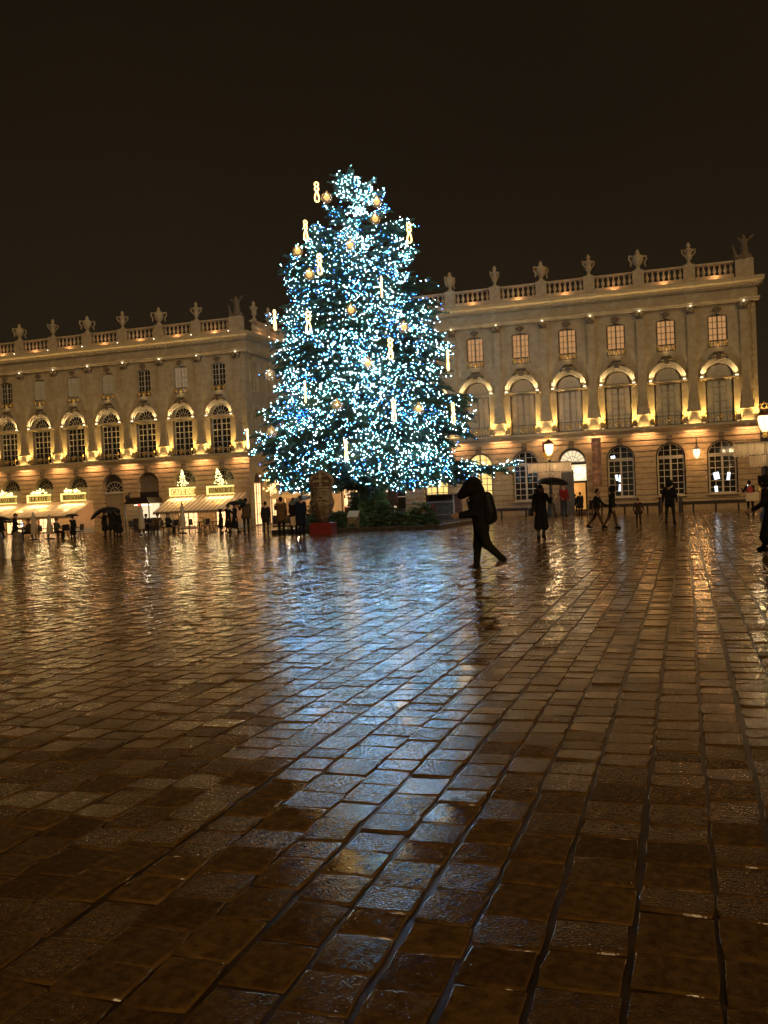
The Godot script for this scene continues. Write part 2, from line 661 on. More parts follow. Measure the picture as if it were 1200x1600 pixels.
func wall_sheet(x0: float, x1: float, y0: float, y1: float, ops: Array, z: float, deep: float) -> ArrayMesh:
	var ys := [y0, y1]
	for o in ops:
		for y in [o.y0, o.ys]:
			if y > y0 and y < y1: ys.append(y)
		var steps := 8 if o.rise > 0.3 else 3
		for k in range(1, steps + 1):
			ys.append(o.ys + o.rise * sin(PI * 0.5 * k / steps))
	ys.sort()
	var mb := MB.new()
	var prev: float = ys[0]
	for y in ys:
		if y - prev > 0.004 and y <= y1 + 0.001:
			wall_rows(mb, x0, x1, prev, y, ops, z, deep)
			prev = y
	for o in ops:
		if o.y0 > y0:
			mb.quad(Vector3(o.c - o.hw, o.y0, z), Vector3(o.c + o.hw, o.y0, z), Vector3(o.c + o.hw, o.y0, z - deep), Vector3(o.c - o.hw, o.y0, z - deep))
	return mb.mesh()


# a moulding carried round all four sides of a block: prof is Vector2(projection, height)
func moulding(x0: float, x1: float, z0: float, z1: float, prof: Array) -> ArrayMesh:
	var mb := MB.new()
	for k in prof.size() - 1:
		var a: Vector2 = prof[k]
		var b: Vector2 = prof[k + 1]
		var ca := [Vector3(x0 - a.x, a.y, z1 + a.x), Vector3(x1 + a.x, a.y, z1 + a.x), Vector3(x1 + a.x, a.y, z0 - a.x), Vector3(x0 - a.x, a.y, z0 - a.x)]
		var cb := [Vector3(x0 - b.x, b.y, z1 + b.x), Vector3(x1 + b.x, b.y, z1 + b.x), Vector3(x1 + b.x, b.y, z0 - b.x), Vector3(x0 - b.x, b.y, z0 - b.x)]
		for j in 4:
			mb.quad(ca[j], ca[(j + 1) % 4], cb[(j + 1) % 4], cb[j])
	return mb.mesh()


func urn_mesh(broad: bool) -> ArrayMesh:
	var mb := MB.new()
	if broad:
		mb.lathe(Vector3.ZERO, [Vector2(0.20, 0), Vector2(0.20, 0.08), Vector2(0.10, 0.14), Vector2(0.11, 0.26), Vector2(0.26, 0.40), Vector2(0.34, 0.62), Vector2(0.30, 0.74), Vector2(0.36, 0.82), Vector2(0.22, 0.88), Vector2(0.10, 0.98), Vector2(0.12, 1.06), Vector2(0.04, 1.22)], 12)
		for s in [-1.0, 1.0]:
			mb.tube([Vector3(s * 0.30, 0.80, 0), Vector3(s * 0.50, 0.84, 0), Vector3(s * 0.52, 0.66, 0), Vector3(s * 0.40, 0.48, 0), Vector3(s * 0.44, 0.24, 0.04)], 0.065, 6, false, 0.04)
	else:
		mb.lathe(Vector3.ZERO, [Vector2(0.17, 0), Vector2(0.17, 0.07), Vector2(0.07, 0.14), Vector2(0.09, 0.24), Vector2(0.20, 0.42), Vector2(0.16, 0.56), Vector2(0.17, 0.68), Vector2(0.28, 0.80), Vector2(0.29, 0.86), Vector2(0.10, 0.93), Vector2(0.08, 1.02), Vector2(0.13, 1.10), Vector2(0.05, 1.26)], 12)
		for s in [-1.0, 1.0]:
			mb.tube([Vector3(s * 0.22, 0.78, 0), Vector3(s * 0.38, 0.88, 0), Vector3(s * 0.36, 0.70, 0), Vector3(s * 0.20, 0.50, 0)], 0.045, 6)
	return mb.mesh()


func grid_frame(w: float, h: float, cols: int, rows: int, mid: float, edge: float = 0.05, thin: float = 0.022) -> MB:
	# a casement frame, its sill line at y 0, centred on x
	var mb := MB.new()
	mb.bx(-w / 2, 0, -0.03, -w / 2 + edge, h, 0.03)
	mb.bx(w / 2 - edge, 0, -0.03, w / 2, h, 0.03)
	mb.bx(-w / 2 + edge, 0, -0.028, w / 2 - edge, edge, 0.028)
	mb.bx(-w / 2 + edge, h - edge, -0.028, w / 2 - edge, h, 0.028)
	if mid > 0.0:
		mb.bx(-mid / 2, edge, -0.026, mid / 2, h - edge, 0.038)
	for k in range(1, cols):
		if mid > 0.0 and k * 2 == cols:
			continue
		var x := -w / 2 + w * k / cols
		mb.bx(x - thin / 2, edge, -0.016, x + thin / 2, h - edge, 0.016)
	for k in range(1, rows):
		var y := h * k / rows
		mb.bx(-w / 2 + edge, y - thin / 2, -0.014, w / 2 - edge, y + thin / 2, 0.014)
	return mb


func fan_frame(r: float, rays: int) -> MB:
	var mb := MB.new()
	mb.arch_ring(0, 0, r - 0.05, r, -0.03, 0.03, 12)
	mb.arch_ring(0, 0, r * 0.45, r * 0.45 + 0.03, -0.02, 0.02, 8)
	mb.bx(-r + 0.05, 0, -0.028, r - 0.05, 0.05, 0.028)
	for k in range(1, rays):
		var a := PI * k / rays
		var d := Vector3(cos(a), sin(a), 0)
		mb.bar(d * (r * 0.45 if k % 2 == 0 else 0.06), d * (r - 0.03), 0.026, 0.028)
	return mb


func half_disc(r: float, rise: float, h: float = 0.0) -> ArrayMesh:
	# a pane: a rectangle h high under a half ellipse
	var mb := MB.new()
	var o := PackedVector2Array([Vector2(-r, 0), Vector2(r, 0)] if h > 0.0 else [])
	for k in 13:
		var a := PI * k / 12
		o.append(Vector2(cos(a) * r, h + sin(a) * rise))
	mb.plate(o, -0.008, 0.0)
	return mb.mesh()


func balcony_mesh(w: float, h: float) -> ArrayMesh:
	# gilded scrollwork on a dark iron frame
	var m := ArrayMesh.new()
	var dark := MB.new()
	dark.bx(-w / 2, 0.02, -0.015, w / 2, 0.05, 0.015)
	dark.bx(-w / 2, h - 0.035, -0.02, w / 2, h, 0.02)
	for k in 11:
		var x := lerpf(-w / 2 + 0.01, w / 2 - 0.01, k / 10.0)
		dark.bx(x - 0.009, 0.05, -0.009, x + 0.009, h - 0.035, 0.009)
	dark.add_to(m, M.iron)
	var gold := MB.new()
	var cy := h * 0.5
	var ring := []
	for k in 12:
		ring.append(Vector3(cos(TAU * k / 12) * h * 0.30, cy + sin(TAU * k / 12) * h * 0.32, 0.02))
	gold.tube(ring, 0.022, 5, true)
	gold.ball(Vector3(0, cy, 0.03), h * 0.16, 8, 5)
	for s in [-1.0, 1.0]:
		for q in [[0.27, 1.0], [0.38, -1.0]]:
			var sc := []
			for k in 10:
				var a: float = k * 0.62
				var rad: float = h * 0.22 * (1.0 - k * 0.075)
				sc.append(Vector3(s * (w * q[0] + cos(a) * rad), cy + q[1] * sin(a) * rad, 0.02))
			gold.tube(sc, 0.02, 5)
		gold.ball(Vector3(s * (w / 2 - 0.04), h * 0.82, 0.03), 0.055, 7, 5, 1.3)
		gold.tube([Vector3(s * (w / 2 - 0.03), 0.05, 0.03), Vector3(s * (w / 2 - 0.10), h * 0.35, 0.04), Vector3(s * (w / 2 - 0.03), h * 0.75, 0.03)], 0.03, 5)
	gold.add_to(m, M.gold)
	return m


var shared := {}


func make_shared() -> void:
	shared.urn_broad = urn_mesh(true)
	shared.urn_slim = urn_mesh(false)
	shared.baluster = MB.new().lathe(Vector3.ZERO, [Vector2(0.075, 0), Vector2(0.075, 0.05), Vector2(0.045, 0.08), Vector2(0.105, 0.24), Vector2(0.085, 0.33), Vector2(0.040, 0.46), Vector2(0.050, 0.52), Vector2(0.075, 0.55), Vector2(0.075, 0.60)], 8).mesh()
	shared.first_frame = grid_frame(1.40, 2.42, 4, 6, 0.11, 0.07, 0.05).mesh()
	shared.first_glass = MB.new().bx(-0.68, 0.02, -0.014, 0.68, 2.40, -0.006).mesh()
	shared.fan_frame = fan_frame(0.70, 8).mesh()
	shared.fan_glass = half_disc(0.70, 0.70)
	shared.top_frame = grid_frame(1.0, 1.80, 4, 5, 0.09, 0.05, 0.04).mesh()
	shared.top_glass = MB.new().bx(-0.49, 0.01, -0.014, 0.49, 1.79, -0.006).mesh()
	var gf := grid_frame(1.50, 2.20, 4, 6, 0.11, 0.09, 0.04)
	gf.arch_ring(0, 2.24, 0.70, 0.75, -0.03, 0.03, 12)
	gf.bx(-0.75, 2.20, -0.035, 0.75, 2.30, 0.045)
	gf.bx(-0.04, 2.30, -0.026, 0.04, 2.95, 0.036)
	gf.bx(-0.62, 2.60, -0.014, 0.62, 2.63, 0.014)
	for s in [-1.0, 1.0]:
		gf.bx(s * 0.37 - 0.014, 2.30, -0.016, s * 0.37 + 0.014, 2.84, 0.016)
	shared.low_frame = gf.mesh()
	shared.low_glass = half_disc(0.74, 0.74, 2.24)
	shared.low_fan = fan_frame(0.76, 8).mesh()
	shared.low_fan_glass = half_disc(0.76, 0.76)
	shared.balcony = balcony_mesh(1.62, 0.56)
	shared.guard = balcony_mesh(1.04, 0.40)
	shared.capital = MB.new().lathe(Vector3.ZERO, [Vector2(0.24, 0), Vector2(0.25, 0.05), Vector2(0.22, 0.10), Vector2(0.26, 0.22), Vector2(0.34, 0.34)], 4, Basis(Vector3.UP, PI / 4).scaled(Vector3(1.15, 1, 0.55)), false).box(Vector3(0, 0.37, 0), Vector3(0.62, 0.06, 0.26)).ball(Vector3(-0.24, 0.28, 0.12), 0.07, 7, 5).ball(Vector3(0.24, 0.28, 0.12), 0.07, 7, 5).ball(Vector3(0, 0.18, 0.13), 0.06, 7, 5).mesh()
	var base := MB.new()
	base.box(Vector3(0, 0.03, 0.02), Vector3(0.68, 0.06, 0.30))
	base.box(Vector3(0, 0.105, 0), Vector3(0.60, 0.09, 0.24))
	base.box(Vector3(0, 0.19, -0.01), Vector3(0.54, 0.08, 0.20))
	base.box(Vector3(0, 0.32, -0.02), Vector3(0.56, 0.18, 0.19))
	shared.pilaster_base = base.mesh()
	shared.pilaster = MB.new().box(Vector3(0, 2.52, 0.0), Vector3(0.48, 5.05, 0.16)).box(Vector3(0, 2.52, 0.085), Vector3(0.34, 4.8, 0.02)).mesh()
	shared.pedestal = MB.new().box(Vector3(0, 0.33, 0), Vector3(0.70, 0.66, 0.26)).bevel(Vector3(0, 0.70, 0.01), Vector3(0.80, 0.09, 0.34), 0.02).box(Vector3(0, 0.05, 0.01), Vector3(0.76, 0.10, 0.30)).mesh()
	var arch := MB.new()
	arch.arch_ring(0, 0, 0.76, 0.86, 0.0, 0.10, 16)
	arch.arch_ring(0, 0, 0.86, 0.98, 0.0, 0.17, 16)
	arch.arch_ring(0, 0, 0.98, 1.04, 0.0, 0.22, 16)
	shared.arch = arch.mesh()
	shared.impost = MB.new().bevel(Vector3(0, 0, 0.10), Vector3(2.2, 0.10, 0.26), 0.02).box(Vector3(0, -0.08, 0.06), Vector3(2.06, 0.06, 0.16)).mesh()
	var key := MB.new()
	key.box(Vector3(0, 0.10, 0.13), Vector3(0.24, 0.36, 0.26), Basis(Vector3.RIGHT, -0.15))
	key.tube([Vector3(-0.5, 0.02, 0.12), Vector3(-0.34, 0.16, 0.16), Vector3(-0.12, 0.22, 0.2)], 0.07, 6)
	key.tube([Vector3(0.5, 0.02, 0.12), Vector3(0.34, 0.16, 0.16), Vector3(0.12, 0.22, 0.2)], 0.07, 6)
	key.box(Vector3(0, 0.36, 0.12), Vector3(0.52, 0.07, 0.24))
	shared.keystone = key.mesh()
	shared.top_key = MB.new().box(Vector3(0, 0, 0.07), Vector3(0.20, 0.30, 0.14)).ball(Vector3(-0.17, 0.02, 0.06), 0.09, 7, 5).ball(Vector3(0.17, 0.02, 0.06), 0.09, 7, 5).mesh()
	shared.low_key = MB.new().box(Vector3(0, 0.0, 0.08), Vector3(0.30, 0.44, 0.18), Basis(Vector3.RIGHT, -0.1)).ball(Vector3(0, 0.05, 0.17), 0.10, 8, 6, 1.2).mesh()
	var shell := MB.new()
	shell.box(Vector3(0, 0, 0.01), Vector3(1.5, 0.08, 0.08))
	shared.sill = shell.mesh()
	shared.fixture = MB.new().bx(-0.07, 0, -0.03, 0.07, 0.035, 0.03).mesh()
	shared.spot_dot = MB.new().ball(Vector3.ZERO, 0.034, 8, 6).mesh()
	shared.flame = MB.new().lathe(Vector3.ZERO, [Vector2(0.03, 0), Vector2(0.055, 0.06), Vector2(0.05, 0.12), Vector2(0.012, 0.22)], 7).mesh()


func strip(parent: Node, pos: Vector3, size: Vector2, energy: float, color: Color, dir: Vector3 = Vector3.DOWN) -> void:
	var l := AreaLight3D.new()
	l.name = "strip_light"
	l.area_size = size
	l.light_color = color
	l.light_energy = energy
	l.area_range = 20.0
	l.shadow_enabled = true
	l.transform = Transform3D(Basis.looking_at(dir, Vector3.BACK), pos)
	parent.add_child(l, true)


func pilaster_at(p: Node3D, x: float, z: float, lit: bool) -> void:
	part("pilaster_pedestal", shared.pedestal, M.stone_trim, p, Transform3D(Basis.IDENTITY, Vector3(x, 4.96, z + 0.10)))
	part("pilaster_base", shared.pilaster_base, M.stone_trim, p, Transform3D(Basis.IDENTITY, Vector3(x, 5.71, z + 0.08)))
	part("pilaster", shared.pilaster, M.stone, p, Transform3D(Basis.IDENTITY, Vector3(x, 6.13, z + 0.06)))
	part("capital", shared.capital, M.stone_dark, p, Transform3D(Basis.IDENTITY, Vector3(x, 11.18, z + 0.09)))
	if lit:
		for s in [-1.0, 1.0]:
			var at := Vector3(x + s * 0.50, 4.965, z + 0.31)
			part("uplight", shared.fixture, M.led_low, p, Transform3D(Basis.IDENTITY, at))
			spot(p, at + Vector3(0, 0.07, 0.0), Vector3(-s * 0.06, 1, -0.10), 8.0, lin(1.0, 0.62, 0.18), 40.0, 0.03, "uplight_beam")
		strip(p, Vector3(x, 4.99, z + 0.35), Vector2(0.62, 0.05), 0.30, lin(1.0, 0.64, 0.22), Vector3(0, 1, -0.45))
		part("cornice_spot", shared.spot_dot, M.led_white, p, Transform3D(Basis.IDENTITY, Vector3(x, 11.61, z + 0.26)))
		omni(p, Vector3(x, 11.60, z + 0.36), 0.028, lin(1.0, 0.82, 0.48), 0.03, "cornice_spot_light")
		part("ledge_downlight", shared.fixture, M.led_low, p, Transform3D(Basis.IDENTITY, Vector3(x, 4.74, z + 0.24)))
		strip(p, Vector3(x, 4.64, z + 0.27), Vector2(1.1, 0.10), 2.6, lin(1.0, 0.50, 0.22))


func first_floor_bay(p: Node3D, x: float, z: float, glass: Material, frame: Material, lit: bool, upper: Material) -> void:
	part("arch_moulding", shared.arch, M.stone_trim, p, Transform3D(Basis.IDENTITY, Vector3(x, 7.56, z)))
	part("impost", shared.impost, M.stone_trim, p, Transform3D(Basis.IDENTITY, Vector3(x, 7.47, z)))
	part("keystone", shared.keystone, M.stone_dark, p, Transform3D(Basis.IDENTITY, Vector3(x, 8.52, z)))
	var f := part("window", shared.first_frame, frame, p, Transform3D(Basis.IDENTITY, Vector3(x, 4.95, z - 0.22)))
	part("pane", shared.first_glass, glass, f)
	var g := part("fanlight", shared.fan_frame, frame, p, Transform3D(Basis.IDENTITY, Vector3(x, 7.56, z - 0.22)))
	part("pane", shared.fan_glass, glass, g)
	part("balcony_railing", shared.balcony, null, p, Transform3D(Basis.IDENTITY, Vector3(x, 4.95, z + 0.24)))
	if lit:
		for s in [-1.0, 1.0]:
			var at := Vector3(x + s * 0.93, 7.525, z + 0.21)
			part("arch_uplight", shared.fixture, M.led_white, p, Transform3D(Basis.IDENTITY, at))
			spot(p, at + Vector3(0, 0.05, 0.13), Vector3(-s * 0.42, 1, -0.20), 1.5, lin(1.0, 0.74, 0.38), 46.0, 0.03, "arch_beam")
	var t := part("upper_window", shared.top_frame, frame, p, Transform3D(Basis.IDENTITY, Vector3(x, 9.20, z - 0.18)))
	part("pane", shared.top_glass, upper, t)
	part("window_guard", shared.guard, null, p, Transform3D(Basis.IDENTITY, Vector3(x, 9.20, z - 0.04)))
	part("upper_keystone", shared.top_key, M.stone_dark, p, Transform3D(Basis.IDENTITY, Vector3(x, 11.28, z)))
	if lit:
		for s in [-0.36, 0.0, 0.36]:
			part("guard_ornament", shared.flame, M.gold, p, Transform3D(Basis.IDENTITY, Vector3(x + s, 9.24, z + 0.02)))  # small gilded flame ornaments that give no light
		omni(p, Vector3(x, 9.22, z + 0.14), 0.018, lin(1.0, 0.72, 0.34), 0.04, "guard_glow")


func balustrade_bay(p: Node3D, x: float, w: float, t: Transform3D, lit: bool, dot: bool = true) -> void:
	part("balustrade_rail", MB.new().bevel(Vector3(0, 0.93, 0), Vector3(w, 0.12, 0.34), 0.02).mesh(), M.stone_trim, p, t * Transform3D(Basis.IDENTITY, Vector3(x, 12.93, 0)))
	part("balustrade_plinth", MB.new().box(Vector3(0, 0.13, 0), Vector3(w, 0.26, 0.30)).mesh(), M.stone_trim, p, t * Transform3D(Basis.IDENTITY, Vector3(x, 12.93, 0)))
	var count := 7
	for k in count:
		part("baluster", shared.baluster, M.stone_trim, p, t * Transform3D(Basis.IDENTITY, Vector3(x + (k - 3) * w / count, 13.19, 0)))
	if lit:
		if dot: part("parapet_light", shared.spot_dot, M.led_white, p, t * Transform3D(Basis.IDENTITY, Vector3(x + w * 0.5 + 0.1, 13.0, 0.40)))
		omni(p, t * Vector3(x, 13.02, 0.36), 0.16, lin(1.0, 0.48, 0.20), 0.05, "parapet_glow")


# low_kinds: what stands in each ground-floor arch, from the right corner leftwards
func palace(called: String, label: String, right: float, bays: int, pitch: float, first: float, deep: float, low_kinds: Array, looks: Dictionary) -> Node3D:
	var p := thing(called, label, "palace", Vector3(right, 0, FACE))
	var left := -(first * 2.0 + pitch * (bays - 1)) + 0.0
	# stories of wall
	var low := []
	var up := []
	for k in bays:
		var c := -first - pitch * k
		var kind: String = low_kinds[k]
		low.append({"c": c, "y0": 0.0 if kind in ["door", "closed_door", "shop", "kiosk"] else 0.90, "ys": 3.18, "rise": 0.81, "hw": 0.81})
	for k in bays:
		var c := -first - pitch * k
		up.append({"c": c, "y0": 4.95, "ys": 7.56, "rise": 0.75, "hw": 0.75})
		up.append({"c": c, "y0": 9.20, "ys": 10.90, "rise": 0.16, "hw": 0.53})
	up.sort_custom(func(a, b): return a.c < b.c)
	low.sort_custom(func(a, b): return a.c < b.c)
	for k in 13:
		var y0 := 0.36 + k * 0.318
		var y1 := y0 + 0.318
		var mb: MB
		var cuts := [y0 + 0.035, y1 - 0.035]
		for y in [0.90, 3.18]:
			if y > cuts[0] and y < cuts[1]: cuts.append(y)
		if y1 > 3.2 and y0 < 4.0:
			for q in [0.25, 0.5, 0.75]:
				cuts.append(y0 + 0.318 * q)
			if y0 < 3.99 and y1 > 3.99: cuts.append(3.985)
		cuts.sort()
		# the stones of a course are cut apart by the arches; a course above them is one band per bay
		var segs := 1
		var mid := (y0 + y1) * 0.5
		for o in low:
			if half_at(o, mid) > 0.05 or half_at(o, y0 + 0.03) > 0.05: segs += 1
		if segs < low.size() + 1:
			mb = null
			for j in bays + 1:
				var xa: float = left if j == 0 else left + first - pitch * 0.5 + pitch * j
				var xb: float = 0.0 if j == bays else left + first + pitch * (j + 0.5)
				if xb - xa < 0.3: continue
				for half in 2:
					var band := MB.new()
					for q in cuts.size() - 1:
						if cuts[q + 1] - cuts[q] > 0.003:
							wall_rows(band, xa + 0.004, xb - 0.004, cuts[q], cuts[q + 1], low.filter(func(o): return o.c > xa and o.c < xb), 0.0, 0.40, 0.05 if cuts.size() == 2 else 0.0, half)
					if cuts.size() > 2:
						wall_rows(band, xa + 0.004, xb - 0.004, y0, y0 + 0.0345, low.filter(func(o): return o.c > xa and o.c < xb), -0.045, 0.355, 0.0, half)
						wall_rows(band, xa + 0.004, xb - 0.004, y1 - 0.0345, y1, low.filter(func(o): return o.c > xa and o.c < xb), -0.045, 0.355, 0.0, half)
					if band.v.size() > 0:
						part("stone_course", band.mesh(), M.stone_low, p)
		else:
			for j in segs:
				var block := MB.new()
				for q in cuts.size() - 1:
					if cuts[q + 1] - cuts[q] > 0.003:
						wall_rows(block, left, 0.0, cuts[q], cuts[q + 1], low, 0.0, 0.40, 0.05 if cuts.size() == 2 else 0.0, j)
				if cuts.size() > 2:
					wall_rows(block, left, 0.0, y0, y0 + 0.0345, low, -0.045, 0.355, 0.0, j)
					wall_rows(block, left, 0.0, y1 - 0.0345, y1, low, -0.045, 0.355, 0.0, j)
				part("stone_course", block.mesh(), M.stone_low, p)
	var plinth := MB.new()
	wall_rows(plinth, left - 0.04, 0.04, 0.0, 0.358, low, 0.05, 0.45)
	part("plinth", plinth.mesh(), M.stone_low, p)
	part("wall", wall_sheet(left, 0.0, 4.94, 11.62, up, 0.0, 0.32), M.stone, p)
	# the body behind the front: side walls, back, roof and floors, so that the house is closed
	var body := MB.new()
	var side_left := left
	if not looks.get("side", false):
		body.quad(Vector3(0, 0, 0), Vector3(0, 0, -deep), Vector3(0, 11.6, -deep), Vector3(0, 11.6, 0))
	body.quad(Vector3(left, 0, -deep), Vector3(left, 0, 0), Vector3(left, 11.6, 0), Vector3(left, 11.6, -deep))
	body.quad(Vector3(0, 0, -deep), Vector3(left, 0, -deep), Vector3(left, 11.6, -deep), Vector3(0, 11.6, -deep))
	part("side_walls", body.mesh(), M.stone, p)
	var inner := MB.new()
	inner.bx(left + 0.05, 4.55, -deep + 0.05, -0.05, 4.85, -0.41)
	inner.bx(left + 0.05, 8.7, -deep + 0.05, -0.05, 9.0, -0.33)
	inner.bx(left + 0.05, 0.01, -2.6, -0.05, 4.54, -2.5)
	inner.bx(left + 0.05, 4.86, -2.6, -0.05, 11.55, -2.5)
	part("inner_walls", inner.mesh(), M.room, p)
	part("roof", MB.new().bx(left + 0.3, 12.6, -deep + 0.3, -0.3, 12.9, -0.3).mesh(), M.slate, p)
	part("string_course", moulding(left, 0.0, -deep, 0.0, [Vector2(-0.2, 4.49), Vector2(0.03, 4.49), Vector2(0.05, 4.62), Vector2(0.16, 4.68), Vector2(0.30, 4.78), Vector2(0.36, 4.80), Vector2(0.36, 4.92), Vector2(0.28, 4.955), Vector2(-0.2, 4.955)]), M.stone_trim, p)
	part("entablature", moulding(left, 0.0, -deep, 0.0, [Vector2(-0.2, 11.60), Vector2(0.20, 11.60), Vector2(0.21, 11.72), Vector2(0.25, 11.73), Vector2(0.25, 11.82), Vector2(0.12, 11.86), Vector2(0.12, 12.34), Vector2(0.19, 12.38), Vector2(0.22, 12.50)]), M.stone, p)
	part("cornice", moulding(left, 0.0, -deep, 0.0, [Vector2(0.0, 12.505), Vector2(0.30, 12.505), Vector2(0.32, 12.62), Vector2(0.47, 12.70), Vector2(0.50, 12.86), Vector2(0.46, 12.93), Vector2(-0.4, 12.935)]), M.stone_trim, p)
	var dent := MB.new()
	var dx := left
	while dx < 0.2:
		dent.bx(dx, 12.40, 0.20, dx + 0.10, 12.50, 0.29)
		dx += 0.19
	tag(part("dentils", dent.mesh(), M.stone_trim, p), "", "", "", "stuff")
	# bays
	for k in bays:
		var c := -first - pitch * k
		var lit: bool = true
		first_floor_bay(p, c, 0.0, M[looks.first[k % looks.first.size()]], M[looks.frame], lit, M[looks.top[k % looks.top.size()]])
		var wide: float = pitch - 0.66
		balustrade_bay(p, c if k > 0 else c - 0.05, wide if k > 0 else wide - 0.1, Transform3D.IDENTITY, true, looks.get("side", false))
		low_bay(p, c, low_kinds[k])
	for k in bays + 1:
		var x := -first + pitch * 0.5 - pitch * k
		if k == 0: x = maxf(x, -0.66)
		pilaster_at(p, x if k > 0 else x + 0.02, 0.0, true)
		var pw := 0.64 if k > 0 else 0.95
		part("parapet_pier", MB.new().bevel(Vector3(0, 0.52, 0), Vector3(pw, 1.04, 0.42), 0.02).mesh(), M.stone_trim, p, Transform3D(Basis.IDENTITY, Vector3(x if k > 0 else -0.50, 12.93, 0.0)))
		if k > 0:
			part("urn", shared.urn_broad if k % 2 == 0 else shared.urn_slim, M.stone_trim, p, Transform3D(Basis(Vector3.UP, 0.2 * k), Vector3(x, 13.97, 0)))
	# corner quoins
	for k in 20:
		part("corner_stone", MB.new().box(Vector3.ZERO, Vector3(0.30 if k % 2 == 0 else 0.22, 0.31, 0.04)).mesh(), M.stone, p, Transform3D(Basis.IDENTITY, Vector3(-0.155 if k % 2 == 0 else -0.115, 5.12 + k * 0.33, 0.018)))
	return p


